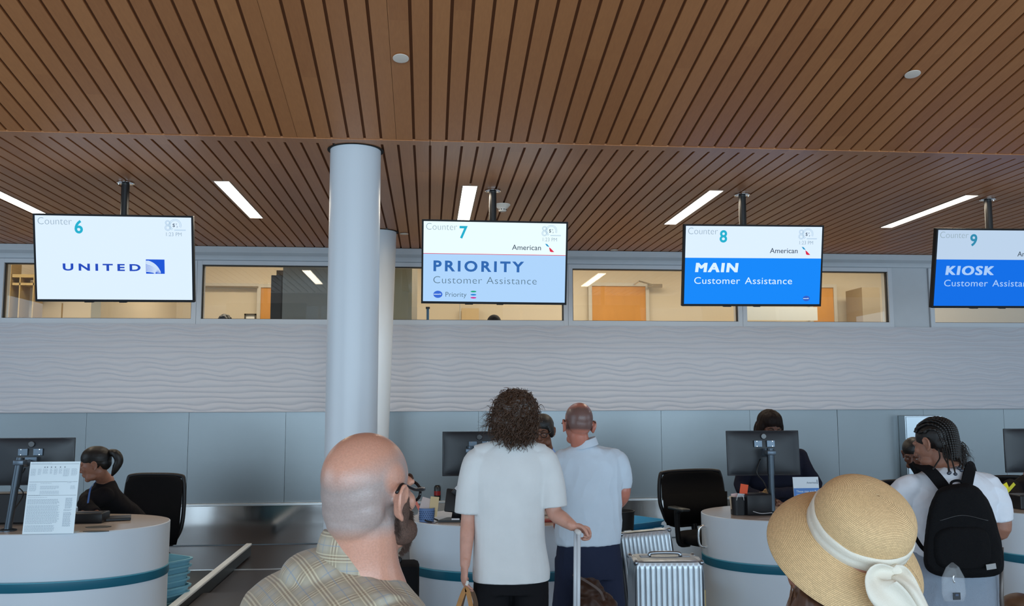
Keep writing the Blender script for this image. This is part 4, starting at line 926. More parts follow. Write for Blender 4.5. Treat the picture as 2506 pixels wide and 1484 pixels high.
def hand(bm, wrist, dirv, palmn, curl=.35, s=1.0, side=1, spread=.06, thumb=.6):
    """palm with four bent fingers of unequal length and a thumb off its side; side=1 puts the thumb towards dirv x palmn"""
    w_ = V(wrist); d = V(dirv).normalized(); n_ = V(palmn); n_ = (n_-d*n_.dot(d)).normalized(); sd = d.cross(n_)*side
    def ring(c, hw, ht_): return [c+sd*(hw*cos(2*pi*i/14))+n_*(ht_*sin(2*pi*i/14)) for i in range(14)]
    loft(bm, [ring(w_-d*.03*s, .024*s, .019*s), ring(w_, .026*s, .018*s), ring(w_+d*.03*s, .037*s, .016*s), ring(w_+d*.075*s, .042*s, .014*s), ring(w_+d*.092*s, .038*s, .011*s)])
    L_ = (.072, .082, .076, .060)
    for k in range(4):
        off = (1.5-k)*.0205*s; base = w_+d*(.082-.004*abs(k-1))*s+sd*off
        a0 = curl*.5; seg = [.45, .30, .25]; p = base; pts = [base-d*.02*s, base]; ang = 0; fd = (d+sd*(1.5-k)*spread).normalized()
        for q, a_ in zip(seg, (curl*.9, curl*1.1, curl*.8)):
            ang += a_; p = p+(fd*cos(ang)+n_*sin(ang))*(L_[k]*q*s); pts.append(p)
        tube(bm, pts, [.0098*s, .0098*s, .0092*s, .0085*s, .0070*s], 10, 2)
        ell(bm, pts[-1], (.0068*s,)*3, n=8)
    tb = w_+d*.028*s+sd*.030*s
    t1 = tb+(sd*.75+d*.62+n_*thumb*.4).normalized()*.034*s; t2 = t1+(d*.85+sd*.15+n_*thumb).normalized()*.030*s; t3 = t2+(d*.8-sd*.2*thumb+n_*thumb*1.1).normalized()*.022*s
    tube(bm, [tb-sd*.012*s, tb, t1, t2, t3], [.013*s, .0135*s, .0108*s, .0098*s, .0075*s], 10, 2); ell(bm, t3, (.0072*s,)*3, n=8)
def limb(bm, pts, rs, n=16, sm=5): 
    tube(bm, pts, rs, n, sm); ell(bm, pts[0], (rs[0],)*3, n=14); ell(bm, pts[-1], (rs[-1],)*3, n=12)
def torso(bm, rows, n=40, p=2.3):
    """rows of (centre x, y, z, half width, half depth) from bottom to top"""
    q = spl(rows, 4)
    loft(bm, [[V((x+a[0], y+a[1], z)) for a in oval(0, 0, rx, ry, n, p)] for x, y, z, rx, ry in q])
def folds(amp, fx, fz, seed=0, fine=.0006):
    o = V((seed*3.1, seed*1.7, seed))
    def f(c, n):
        a = noise.noise(V((c.x*fx, c.y*fx, c.z*fz))+o); b = noise.noise(V((c.x*fx*2.3, c.y*fx*2.3, c.z*fz*1.8))+o*2)
        return amp*(a+.5*(1-abs(b)*2))+fine*noise.noise(c*60)
    return f
def strands(bm, seeds, length, r, curl, down, rnd, n=6, seg=7, fq=7):
    """hair strands: seeds = (point, outward normal)"""
    for p, nv in seeds:
        L_ = length*rnd.uniform(.6, 1.2); d = (nv*rnd.uniform(.1, .8)+V(down)*rnd.uniform(.6, 1.2)+V((rnd.uniform(-.4, .4), rnd.uniform(-.4, .4), rnd.uniform(-.3, .3)))).normalized()
        a = nv.cross(d); a = a.normalized() if a.length > .01 else V((1, 0, 0)); b_ = d.cross(a); ph = rnd.uniform(0, 6.28); fr = rnd.uniform(.8, 1.3); cr = curl*rnd.uniform(.5, 1.2)
        pts = []
        for k in range(seg+1):
            t = k/seg; pts.append(p+d*L_*t+(a*cos(ph+fr*t*fq)+b_*sin(ph+fr*t*fq))*cr*min(1, t*2.5)+V((0, 0, -.25*L_*t*t)))
        tube(bm, pts, [r*(1-.75*k/seg) for k in range(seg+1)], 4, 0)
def scalp_seeds(H, c, rad, n, rnd, test=lambda v: True):
    out = []
    while len(out) < n:
        v = V((rnd.gauss(0, 1), rnd.gauss(0, 1), rnd.gauss(0, 1))).normalized()
        if not test(v): continue
        p = V(c)+V((v.x*rad[0], v.y*rad[1], v.z*rad[2])); nl = V((v.x/rad[0], v.y/rad[1], v.z/rad[2])).normalized()
        out.append((H @ p, (H.to_3x3() @ nl).normalized()))
    return out
def shoes(bm, x, y, rz=0, L_=.27):
    rows = [(-.10, .035, .04, .032), (-.05, .04, .05, .042), (.03, .043, .05, .042), (.10, .044, .035, .03), (.155, .03, .02, .02)]
    Rz = M.Rotation(-R(rz), 3, 'Z'); loft(bm, [[V((x, y, 0))+Rz @ V((rx*cos(2*pi*i/20), yy, max(.001, zc+rzz*sin(2*pi*i/20)))) for i in range(20)] for yy, rx, zc, rzz in rows])
SK_FAIR = skin_mat('skin_fair', sr(205, 152, 132)); SK_TAN = skin_mat('skin_tan', sr(176, 122, 98)); SK_RED = skin_mat('skin_ruddy', sr(186, 118, 98)); SK_DK = skin_mat('skin_dark', sr(92, 56, 42)); SK_BR = skin_mat('skin_brown', sr(120, 78, 58)); SK_MED = skin_mat('skin_medium', sr(150, 104, 84))
def cloth(name, col, rough=.85, bump=.25, scale=420, **k): return mat(name, col, rough, bump=bump, bump_scale=scale, noise_amt=.03, noise_scale=9, sheen=.15 if sum(col) > .4 else 0, spec=.3 if sum(col) > .4 else .12, **k)
HBLK = mat('hair_black', sr(16, 12, 11), .65, spec=.08); HBR = mat('hair_brown', sr(74, 50, 34), .45, noise_amt=.25, noise_scale=60)
# ---------------------------------------------------------------- curly-haired woman, white shirt, black trousers
Yp = 4.5; X = .403
t = thing('person', 'person with curly brown hair, seen from behind, in loose white polo and black trousers', 'person', (X, Yp, 0))
Hd = hm((X+.028, Yp+.0, 1.585), 4, -3, 3, 1.0)
bm = nb(); head_blobs(bm, Hd, (X+.005, Yp, 1.43), .052)
torso(bm, [(X, Yp, .80, .15, .10), (X, Yp, .90, .165, .11), (X, Yp, 1.02, .13, .09), (X, Yp, 1.18, .145, .095), (X, Yp, 1.32, .165, .095), (X+.003, Yp, 1.39, .15, .075), (X+.005, Yp, 1.43, .07, .06), (X+.005, Yp, 1.45, .05, .05)])
shL, shR = V((X-.155, Yp, 1.375)), V((X+.16, Yp, 1.38))
elL = V((X-.205, Yp-.005, 1.10)); wrL = at(1138, 1383, 4.42); elR = at(1357, 1246, 4.46); wrR = at(1400, 1287, 4.40)
elR = V((X+.215, Yp-.02, 1.125)); 
limb(bm, [shL, (shL+elL)/2+V((-.008, 0, 0)), elL, (elL*.6+wrL*.4), wrL], [.052, .045, .036, .035, .024])
limb(bm, [shR, (shR+elR)/2+V((.01, 0, 0)), elR, (elR*.5+wrR*.5)+V((0, 0, -.004)), wrR], [.052, .045, .040, .036, .026])
hd_ = at(1420, 1300, 4.38)
hand(bm, wrL, (-.06, .05, -1), (1, .25, 0), .42, .92, side=-1)
hand(bm, wrR, (hd_-wrR+V((.05, .02, -.005))), (-.25, -.5, -1), 1.05, .92, side=-1, thumb=.9)
for s, ax in ((-1, X-.085), (1, X+.09)):
    limb(bm, [V((ax, Yp, .85)), V((ax+s*.005, Yp-.005, .65)), V((ax+s*.01, Yp, .46)), V((ax+s*.012, Yp-.012, .30)), V((ax+s*.012, Yp, .09))], [.088, .075, .054, .052, .036])
obj('body', remesh(bm, .0045, 2), SK_FAIR, t)
WHT = cloth('white_pique', sr(228, 230, 230), .9, .35, 900)
bm = nb()
torso(bm, [(X+.005, Yp, .795, .188, .134), (X+.004, Yp, .85, .188, .134), (X-.002, Yp, .98, .172, .122), (X-.003, Yp, 1.12, .172, .12), (X, Yp, 1.25, .180, .118), (X, Yp, 1.33, .190, .108), (X+.002, Yp, 1.385, .178, .088), (X+.004, Yp, 1.425, .135, .072), (X+.005, Yp, 1.452, .082, .066), (X+.005, Yp-.002, 1.468, .066, .062)], p=2.4)
for a_, e_, s in ((shL, elL, -1), (shR, elR, 1)):
    m_ = a_+(e_-a_)*.5+V((s*.012, 0, .01)); q = a_+(e_-a_)*.93
    tube(bm, [a_+V((-s*.02, 0, .0)), a_+V((s*.012, 0, -.02)), m_, q], [.066, .070, .071, .074], 22, 4); ell(bm, a_+V((0, 0, -.004)), (.066, .070, .060), n=20)
for s in (-1, 1): tube(bm, [V((X+s*.05, Yp, 1.437)), V((X+s*.16, Yp, 1.395))], [.04, .055], 18)
def fw_(c, n):
    z = (c.z-.8)/.6; return .0050*sin((c.x-X)*34+noise.noise(V((c.x*3, 0, c.z*2.5)))*5)*max(0, 1-z*.9)*(abs(n.z) < .5)+.006*noise.noise(V((c.x*5, c.y*5, c.z*2.2)))
obj('polo_shirt', remesh(bm, .0055, 4, fw_), WHT, t)
bm = nb()
cpts = lambda dz, k: [V((X+.005+.064*k*cos(a), Yp-.003+.062*k*sin(a), 1.470+dz+.010*sin(a)*0)) for a in [2*pi*i/28 for i in range(28)]]
loft(bm, [cpts(-.012, 1.16), cpts(.004, 1.08), cpts(.018, .98), cpts(.022, .93), cpts(.016, .90), cpts(-.008, .95)], False); obj('collar', bm, WHT, t, smooth=True)
BLT = cloth('black_trousers', (.010, .010, .012), .85)
bm = nb(); torso(bm, [(X, Yp, .74, .164, .114), (X, Yp, .84, .156, .108), (X, Yp, .96, .135, .095)])
for s, ax in ((-1, X-.085), (1, X+.09)):
    tube(bm, [V((ax, Yp, .86)), V((ax+s*.006, Yp-.004, .66)), V((ax+s*.012, Yp, .46)), V((ax+s*.018, Yp-.006, .26)), V((ax+s*.018, Yp, .06))], [.094, .088, .078, .074, .074], 22, 4)
obj('trousers', remesh(bm, .007, 3, folds(.006, 6, 3, 2)), BLT, t)
bm = nb()
for s in (-1, 1): shoes(bm, X+s*.10, Yp+.03, s*8)
obj('shoes', bm, mat('shoe_white', sr(200, 200, 200), .6), t, smooth=True)
rnd = random.Random(11)
bm = nb(); he(bm, Hd, (0, -.02, .037), (.098, .110, .091), n=36); he(bm, Hd, (-.010, -.04, -.03), (.100, .082, .074), n=28); he(bm, Hd, (.035, -.045, -.058), (.052, .055, .042), n=20); he(bm, Hd, (-.03, -.045, -.045), (.055, .055, .045), n=20)
HM = mat('hair_curly', sr(62, 42, 30), .42, noise_amt=.35, noise_scale=45)
core = remesh(bm, .005, 2, lambda c, n: .011*noise.noise(c*26)+.010*(1-2*abs(noise.noise(c*48)))); ho = obj('hair', core, HM, t)
bm = nb()
sd = scalp_seeds(Hd, (-.004, -.022, .030), (.092, .104, .088), 1100, rnd, lambda v: v.y < .55 or v.z > .3)
strands(bm, sd[:800], .060, .0034, .0105, (0, 0, -.8), rnd, seg=10, fq=9); strands(bm, sd[800:1100], .055, .0011, .009, (0, 0, -.7), rnd, seg=9, fq=10)
sd = scalp_seeds(Hd, (-.004, -.022, .032), (.090, .102, .088), 200, rnd, lambda v: v.z > .35)
strands(bm, sd, .050, .0034, .010, (0, -.7, .1), rnd, seg=10, fq=9)
sd = scalp_seeds(Hd, (-.005, -.04, -.035), (.094, .080, .075), 800, rnd, lambda v: v.y < .4)
strands(bm, sd[:600], .055, .0033, .0105, (0, 0, -1), rnd, seg=10, fq=9); strands(bm, sd[600:800], .050, .0011, .009, (0, 0, -1), rnd, seg=9, fq=10)
sd = scalp_seeds(Hd, (-.02, -.02, -.01), (.094, .08, .06), 60, rnd, lambda v: v.x < -.75)
strands(bm, sd, .075, .0013, .012, (-.5, 0, -.5), rnd, seg=8)
obj('curls', bm, mat('hair_curl_light', sr(76, 52, 37), .45, noise_amt=.35, noise_scale=90), ho, smooth=True)
# trolley handle in her right hand, tan-handled bag in the left
g = at(1413, 1302, 4.37)
t2 = thing('trolley_case', 'suitcase with a raised white pull handle held by the curly-haired woman', 'suitcase', (g.x-.02, 4.38, 0))
bm = nb(); tube(bm, [g+V((.0, .06, .0)), g+V((0, -.05, .002))], .0125, 12); obj('grip', bm, mat('grip_white', sr(214, 210, 206), .4), t2, smooth=True)
bm = nb(); tube(bm, [g+V((0, -.046, -.006)), g+V((-.006, -.05, -.30)), g+V((-.010, -.05, -.52))], .0085, 10); tube(bm, [g+V((0, .056, -.006)), g+V((-.01, .055, -.52))], .0085, 10); obj('pull_rod', bm, mat('rod_white', sr(206, 212, 218), .35), t2, smooth=True)
bm = nb(); box(bm, (g.x+.03, 4.36, .27), (.28, .20, .46), bev=.03); obj('shell', bm, mat('shell_white', sr(205, 208, 212), .4), t2, autosm=40)
for sx in (-1, 1):
    for sy in (-1, 1): bm = nb(); lathe(bm, (g.x+.03+sx*.10, 4.375+sy*.07, .022), [(.021, -.01), (.021, .01)], 14, ax=(1, 0, 0)); obj('wheel', bm, BLK, t2, autosm=35)
hb = at(1140, 1440, 4.41); TAN = mat('tan_leather', sr(172, 118, 58), .5, noise_amt=.1, noise_scale=40)
t2 = thing('tote_bag', 'bag with tan strap handles hanging from the left hand of the curly-haired woman', 'bag', (hb.x, 4.42, .36))
bm = nb()
def strap(bm, pts, w_, th=.004, nrm=(0, -1, 0)):
    q = [V(p[:3]) for p in spl(pts, 6)]; N_ = V(nrm).normalized(); rings = []
    for i, p in enumerate(q):
        d = (q[min(i+1, len(q)-1)]-q[max(i-1, 0)]).normalized(); s_ = d.cross(N_).normalized(); rings.append([p-s_*w_/2-N_*th/2, p+s_*w_/2-N_*th/2, p+s_*w_/2+N_*th/2, p-s_*w_/2+N_*th/2])
    loft(bm, rings)
bm = nb(); strap(bm, [hb+V((-.085, -.03, -.24)), hb+V((-.05, -.03, -.12)), hb+V((-.012, -.03, -.012)), hb+V((.005, -.03, -.004)), hb+V((.02, -.03, -.06)), hb+V((.055, -.03, -.24))], .022); obj('strap', bm, TAN, t2, autosm=40)
bm = nb(); strap(bm, [hb+V((-.065, .03, -.24)), hb+V((-.03, .03, -.12)), hb+V((.0, .03, -.01)), hb+V((.015, .03, -.006)), hb+V((.045, .03, -.06)), hb+V((.075, .03, -.24))], .022); obj('strap', bm, mat('tan_dark', sr(96, 66, 36), .5), t2, autosm=40)
bm = nb(); loft(bm, [[V((hb.x+q[0], 4.42+q[1], z)) for q in oval(0, 0, a_, b_, 36, 4)] for z, a_, b_ in ((.28, .15, .07), (.30, .155, .075), (.50, .14, .06), (.555, .13, .05))]); obj('bag_body', bm, mat('bag_canvas', sr(150, 120, 84), .8, noise_amt=.1), t2, autosm=40)
bm = nb(); q = at(1143, 1428, 4.35); box(bm, q, (.012, .006, .022), M.Rotation(.3, 3, 'Y'), bev=.001); single('boarding_pass', bm, mat('paper', (1, 1, 1)), 'small folded white slip between the fingers holding the tan bag', 'paper slip')
# brown bag with a dark strap
q = at(1447, 1440, 4.62); t2 = thing('leather_bag', 'crumpled dark brown leather bag with a thin strap before the navy shorts', 'bag', (q.x, 4.66, .28))
bm = nb(); ell(bm, (q.x, 4.66, q.z-.02), (.075, .05, .055), n=28); ell(bm, (q.x+.02, 4.66, q.z-.16), (.12, .075, .16), n=28); ell(bm, (q.x-.0, 4.66, q.z-.26), (.12, .07, .10), n=24)
obj('bag_body', remesh(bm, .006, 2, lambda c, n: .016*noise.noise(c*15)+.008*(1-abs(noise.noise(c*28))*2)), mat('brown_leather', sr(60, 38, 27), .55, spec=.3, noise_amt=.2, noise_scale=22), t2)
bm = nb(); a_ = at(1402, 1407, 4.60); strap(bm, [a_, (a_+q)/2+V((0, -.02, .015)), q+V((.03, -.055, .0)), q+V((.055, -.055, -.05))], .012); obj('strap', bm, mat('strap_brown', sr(72, 50, 40), .5), t2, autosm=40)
# ---------------------------------------------------------------- man in white polo and navy shorts
Yp = 5.02; X = at(1440, 1200, Yp).x
t = thing('person', 'balding person with glasses, seen from behind, in white polo and navy shorts', 'person', (X, Yp, 0))
hc = at(1415, 1040, Yp-.01)
Hd = hm(hc, -5, -3, 3, 1.0)
bm = nb(); zt = at(1430, 1085, Yp).z
head_blobs(bm, Hd, (X-.030, Yp-.005, zt-.06), .054, jaw=.85)
zs_ = at(1440, 1095, Yp).z
torso(bm, [(X, Yp, .80, .13, .10), (X, Yp, .95, .15, .11), (X, Yp, 1.10, .165, .12), (X, Yp, zs_-.12, .175, .11), (X, Yp, zs_-.05, .15, .08), (X-.005, Yp, zs_-.01, .075, .06), (X-.005, Yp, zs_+.01, .05, .05)])
shL, shR = V((X-.160, Yp, zs_-.088)), V((X+.160, Yp, zs_-.088))
elL = V((X-.20, Yp+.10, zs_-.33)); wrL = V((X-.10, Yp+.34, .96)); elR = at(1522, 1218, Yp+.02); wrR = V((X+.10, Yp+.34, .955))
limb(bm, [shL, (shL+elL)/2, elL, (elL+wrL)/2, wrL], [.052, .046, .038, .036, .026]); limb(bm, [shR, (shR+elR)/2+V((.015, 0, 0)), elR, (elR+wrR)/2, wrR], [.052, .047, .040, .037, .027])
hand(bm, wrL, (.3, .8, -.25), (0, -.2, -1), .35, .98, side=1); hand(bm, wrR, (-.3, .8, -.25), (0, -.2, -1), .35, .98, side=-1)
for s in (-1, 1): limb(bm, [V((X+s*.075, Yp, .80)), V((X+s*.09, Yp, .62)), V((X+s*.10, Yp+.005, .44)), V((X+s*.105, Yp-.012, .30)), V((X+s*.105, Yp, .09))], [.075, .070, .055, .056, .038])
# shaved crown: cap hair as colour of the scalp
def head_skin(name, base, stub, H, zlim, slope, soft, crown=None, wob=.012):
    m = bpy.data.materials.new(name); m.use_nodes = True; nt = m.node_tree; b = nt.nodes['Principled BSDF']; N = nt.nodes.new; L = nt.links.new
    b.inputs['Roughness'].default_value = .33; b.inputs['Subsurface Weight'].default_value = .12; b.inputs['Subsurface Radius'].default_value = (.012, .004, .002)
    tc = N('ShaderNodeTexCoord'); Hi = (M.Translation(-V(H[1])) if 0 else M.Identity(4))
    mp = N('ShaderNodeMapping'); mp.vector_type = 'TEXTURE'; e = H[0].to_euler(); mp.inputs[1].default_value = H[0].translation-V(H[1]); mp.inputs[2].default_value = e
    L(tc.outputs['Object'], mp.inputs[0]); n = N('ShaderNodeTexNoise'); n.inputs['Scale'].default_value = 22; n.inputs['Detail'].default_value = 3; L(mp.outputs[0], n.inputs[0])
    sx = N('ShaderNodeSeparateXYZ'); L(mp.outputs[0], sx.inputs[0])
    def mth(op, a, b_, c_=None):
        q = N('ShaderNodeMath'); q.operation = op
        for i, v in enumerate((a, b_, c_)):
            if v is None: continue
            if isinstance(v, (int, float)): q.inputs[i].default_value = v
            else: L(v, q.inputs[i])
        return q.outputs[0]
    zz = mth('MULTIPLY_ADD', sx.outputs[1], slope, sx.outputs[2]); zz = mth('MULTIPLY_ADD', n.outputs[0], wob*2, zz)
    top = N('ShaderNodeMapRange'); L(zz, top.inputs[0]); top.inputs[1].default_value = zlim[1]+wob-soft; top.inputs[2].default_value = zlim[1]+wob+soft; top.inputs[3].default_value = 1; top.inputs[4].default_value = 0
    low = N('ShaderNodeMapRange'); L(sx.outputs[2], low.inputs[0]); low.inputs[1].default_value = zlim[0]-soft*.6; low.inputs[2].default_value = zlim[0]+soft*.6
    fy = N('ShaderNodeMapRange'); L(sx.outputs[1], fy.inputs[0]); fy.inputs[1].default_value = .055; fy.inputs[2].default_value = .025
    k = mth('MULTIPLY', top.outputs[0], low.outputs[0]); k = mth('MULTIPLY', k, fy.outputs[0])
    # ears stay bare
    ex = N('ShaderNodeMapRange'); L(mth('ABSOLUTE', sx.outputs[0], 0), ex.inputs[0]); ex.inputs[1].default_value = .078; ex.inputs[2].default_value = .073; k = mth('MULTIPLY', k, ex.outputs[0])
    mx = N('ShaderNodeMix'); mx.data_type = 'RGBA'; L(k, mx.inputs[0]); mx.inputs[6].default_value = (*base, 1); mx.inputs[7].default_value = (*stub, 1)
    n2 = N('ShaderNodeTexNoise'); n2.inputs['Scale'].default_value = 260; L(mp.outputs[0], n2.inputs[0]); h = N('ShaderNodeHueSaturation'); L(mx.outputs[2], h.inputs['Color'])
    r = N('ShaderNodeMapRange'); L(n2.outputs[0], r.inputs[0]); r.inputs[1].default_value = .3; r.inputs[2].default_value = .7; r.inputs[3].default_value = .93; r.inputs[4].default_value = 1.06; L(r.outputs[0], h.inputs['Value']); L(h.outputs[0], b.inputs['Base Color'])
    bp = N('ShaderNodeBump'); bp.inputs['Strength'].default_value = .12; bp.inputs['Distance'].default_value = .004; L(n2.outputs[0], bp.inputs['Height']); L(bp.outputs[0], b.inputs['Normal'])
    return m
obj('body', remesh(bm, .0045, 6), head_skin('skin_shaved', sr(190, 120, 100), sr(112, 84, 78), (Hd, (X, Yp, 0)), (-.03, .075), .25, .012), t)
WH2 = cloth('white_knit', sr(206, 218, 230), .9, .3, 900)
bm = nb(); hz = at(1440, 1330, Yp).z
torso(bm, [(X-.005, Yp, hz, .175, .135), (X-.003, Yp, hz+.06, .180, .138), (X+.003, Yp, hz+.16, .176, .135), (X+.005, Yp, zs_-.25, .182, .13), (X, Yp, zs_-.14, .195, .118), (X, Yp, zs_-.07, .188, .098), (X-.002, Yp, zs_-.03, .160, .082), (X-.008, Yp, zs_-.005, .112, .074), (X-.020, Yp, zs_+.006, .078, .066), (X-.024, Yp, zs_+.012, .064, .060)], p=2.4)
for a_, e_, s in ((shL, elL, -1), (shR, elR, 1)):
    q = a_+(e_-a_)*.72; tube(bm, [a_+V((-s*.03, 0, .01)), a_+V((s*.005, 0, -.01)), (a_+q)/2+V((s*.012, 0, 0)), q], [.062, .068, .066, .063], 22, 4); ell(bm, a_+V((0, 0, -.01)), (.060, .066, .056), n=20)
for s in (-1, 1): tube(bm, [V((X+s*.05, Yp, zs_-.03)), V((X+s*.15, Yp, zs_-.07))], [.042, .056], 18)
obj('polo_shirt', remesh(bm, .0055, 5, folds(.009, 7, 4.5, 5)), WH2, t)
bm = nb(); cc = V((X-.024, Yp-.005, zs_+.015))
cp = lambda dz, k: [V((cc.x+.070*k*cos(a), cc.y+.070*k*sin(a), cc.z+dz+.019*cos(a))) for a in [2*pi*i/28 for i in range(28)]]
loft(bm, [cp(-.016, 1.18), cp(.0, 1.10), cp(.022, .98), cp(.026, .93), cp(.018, .90), cp(-.008, .95)], False); obj('collar', bm, WH2, t, smooth=True)
NAVY = cloth('navy_shorts', sr(40, 46, 66), .85)
bm = nb(); torso(bm, [(X-.005, Yp, .70, .172, .128), (X-.005, Yp, .82, .174, .13), (X, Yp, .93, .16, .12)])
for s in (-1, 1): tube(bm, [V((X+s*.088-.005, Yp, .80)), V((X+s*.095-.005, Yp, .62)), V((X+s*.10-.005, Yp, .535))], [.096, .098, .102], 24, 4)
obj('shorts', remesh(bm, .0065, 3, folds(.007, 7, 4, 7)), NAVY, t)
bm = nb()
for s in (-1, 1): shoes(bm, X+s*.105, Yp+.03, s*6)
obj('shoes', bm, mat('shoe_dark', (.03, .03, .035), .6), t, smooth=True)
def glasses(H, name, label, m, r=.0024, lens=.021, par=None):
    g_ = thing(name, label, 'glasses', H @ V((0, .1, 0))) if not par else obj(name, nb(), m, par)
    def p_(n, bm, mm): return obj(n, bm, mm, g_, smooth=True)
    for s in (-1, 1):
        bm = nb(); ht(bm, H, [(s*.033+lens*1.12*cos(a), .098-.006*abs(cos(a)), -.002+lens*.88*sin(a)) for a in [2*pi*i/20 for i in range(21)]], r, 8, 1); p_('rim', bm, m)
        bm = nb(); ht(bm, H, [(s*.057, .094, .006), (s*.074, .080, .006), (s*.080, .04, .010), (s*.083, .008, .020), (s*.086, -.014, .025), (s*.0865+.003, -.036, .012), (s*.084+.006, -.050, -.012), (s*.080+.008, -.056, -.036)], [r*1.2, r*1.3, r*1.1, r*1.0, r, r], 8, 4); p_('temple_arm', bm, m)
    bm = nb(); ht(bm, H, [(-.012, .099, .003), (0, .103, .006), (.012, .099, .003)], r, 8, 3); p_('bridge', bm, m)
    return g_
GBLK = mat('glasses_black', (.008, .008, .01), .22)
glasses(Hd, 'eyeglasses', 'dark framed glasses worn by the balding person in navy shorts', GBLK)
# ---------------------------------------------------------------- near man: bald, beard, plaid jacket
Yp = 1.90; hc = at(904, 1212, Yp)
Hd = hm(hc, 33, 1, 0, 1.05)
bp_ = at(880, 1420, 1.93)
t = thing('person', 'bald bearded person in black glasses and beige plaid jacket, close in the foreground', 'person', (bp_.x, 1.95, 0))
bm = nb(); nk = at(880, 1368, 1.90)
head_blobs(bm, Hd, nk+V((.012, .0, -.06)), .068, jaw=1.06, ear_in=(.007, 0))
he(bm, Hd, (.0, -.062, -.046), (.050, .036, .034), n=24)       # roll at the nape
he(bm, Hd, (0, -.05, -.02), (.066, .05, .06), n=24)
bx, by, bz = nk.x-.045, 1.93, nk.z
Rz = M.Rotation(-R(56), 4, 'Z')
def bl(x, y, z): v = Rz @ V((x, y, 0)); return V((bx+v.x, by+v.y, z))
def torso_r(bm, rows, n=48, p=2.3):
    loft(bm, [[bl(x+a[0], y+a[1], z) for a in oval(0, 0, rx, ry, n, p)] for x, y, z, rx, ry in spl(rows, 4)])
torso_r(bm, [(0, .02, .90, .17, .12), (0, .02, 1.05, .175, .12), (0, .01, bz-.17, .18, .11), (0, .01, bz-.09, .16, .085), (.01, .0, bz-.05, .09, .07)])
shL, shR = bl(-.195, .0, bz-.12), bl(.195, .01, bz-.13); elL, elR = bl(-.25, .02, bz-.42), bl(.25, .06, bz-.42); wrL, wrR = bl(-.20, .20, bz-.60), bl(.2, .25, bz-.55)
for a_, e_, w_, s in ((shL, elL, wrL, -1), (shR, elR, wrR, 1)):
    limb(bm, [a_, (a_+e_)/2, e_, (e_+w_)/2, w_], [.055, .05, .042, .038, .028]); hand(bm, w_, (w_-e_), (-s, 0, -.3), .4, 1.0, side=s)
for s in (-1, 1): limb(bm, [bl(s*.09, 0, .88), bl(s*.095, 0, .5), bl(s*.1, -.01, .3), bl(s*.1, 0, .09)], [.095, .06, .056, .04])
SKN = head_skin('skin_bald', sr(208, 154, 132), sr(172, 154, 148), (Hd, (bp_.x, 1.95, 0)), (-.066, .078), -.34, .024, wob=.010)
obj('body', remesh(bm, .0035, 10), SKN, t)
# plaid jacket
def plaid_mat():
    m = bpy.data.materials.new('plaid_wool'); m.use_nodes = True; nt = m.node_tree; b = nt.nodes['Principled BSDF']; N = nt.nodes.new; L = nt.links.new
    b.inputs['Roughness'].default_value = .88; b.inputs['Sheen Weight'].default_value = .15
    uv = N('ShaderNodeUVMap'); uv.uv_map = 'cloth'; sx = N('ShaderNodeSeparateXYZ'); L(uv.outputs[0], sx.inputs[0])
    def mth(op, a, b_=0, c_=0):
        q = N('ShaderNodeMath'); q.operation = op
        for i, v in enumerate((a, b_, c_)):
            if isinstance(v, (int, float)): q.inputs[i].default_value = v
            else: L(v, q.inputs[i])
        return q.outputs[0]
    def line(src, pos, wd, per):    # 1 on a thin stripe
        f = mth('FRACT', mth('ADD', mth('DIVIDE', src, per), -pos/per+.5)); d = mth('ABSOLUTE', mth('SUBTRACT', f, .5)); r = N('ShaderNodeMapRange'); L(d, r.inputs[0]); r.inputs[1].default_value = wd/per*.5; r.inputs[2].default_value = wd/per*.9; r.inputs[3].default_value = 1; r.inputs[4].default_value = 0; return r.outputs[0]
    col = None
    def mixc(a, k, c, amt):
        x = N('ShaderNodeMix'); x.data_type = 'RGBA'; L(mth('MULTIPLY', k, amt), x.inputs[0])
        if isinstance(a, tuple): x.inputs[6].default_value = (*a, 1)
        else: L(a, x.inputs[6])
        x.inputs[7].default_value = (*c, 1); return x.outputs[2]
    c = sr(178, 170, 154); U_, W_ = sx.outputs[0], sx.outputs[1]
    PU, PV = .060, .055
    for src, per in ((U_, PU), (W_, PV)):
        c = mixc(c, line(src, .0, .020, per), sr(158, 146, 124), .55)
        for o_ in (-.0070, .0, .0070): c = mixc(c, line(src, o_, .0017, per), sr(216, 202, 172), .62)
        for o_ in (-.0036, .0036): c = mixc(c, line(src, o_, .0013, per), sr(134, 104, 78), .55)
        c = mixc(c, line(src, per*.5, .0016, per), sr(130, 148, 168), .55)
    n = N('ShaderNodeTexNoise'); n.inputs['Scale'].default_value = 900; L(uv.outputs[0], n.inputs[0]); h = N('ShaderNodeHueSaturation'); L(c, h.inputs['Color']); r = N('ShaderNodeMapRange'); L(n.outputs[0], r.inputs[0]); r.inputs[3].default_value = .86; r.inputs[4].default_value = 1.12; L(r.outputs[0], h.inputs['Value']); L(h.outputs[0], b.inputs['Base Color'])
    bp = N('ShaderNodeBump'); bp.inputs['Strength'].default_value = .2; bp.inputs['Distance'].default_value = .002; L(n.outputs[0], bp.inputs['Height']); L(bp.outputs[0], b.inputs['Normal'])
    return m
PLAID = plaid_mat()
def cloth_uv(ob, f):
    me = ob.data; uv = me.uv_layers.new(name='cloth')
    cs = [f(v.co, v.normal) for v in me.vertices]
    for l in me.loops: uv.data[l.index].uv = cs[l.vertex_index]
bm = nb()
torso_r(bm, [(0, .02, .72, .205, .15), (0, .02, .95, .21, .155), (0, .01, 1.1, .22, .165), (0, .0, bz-.18, .240, .18), (0, -.012, bz-.105, .228, .165), (.0, -.012, bz-.062, .190, .135), (.004, .0, bz-.030, .130, .10), (.012, .012, bz-.012, .088, .080)])
bmesh.ops.transform(bm, matrix=M.Identity(4), verts=[]) if 0 else None
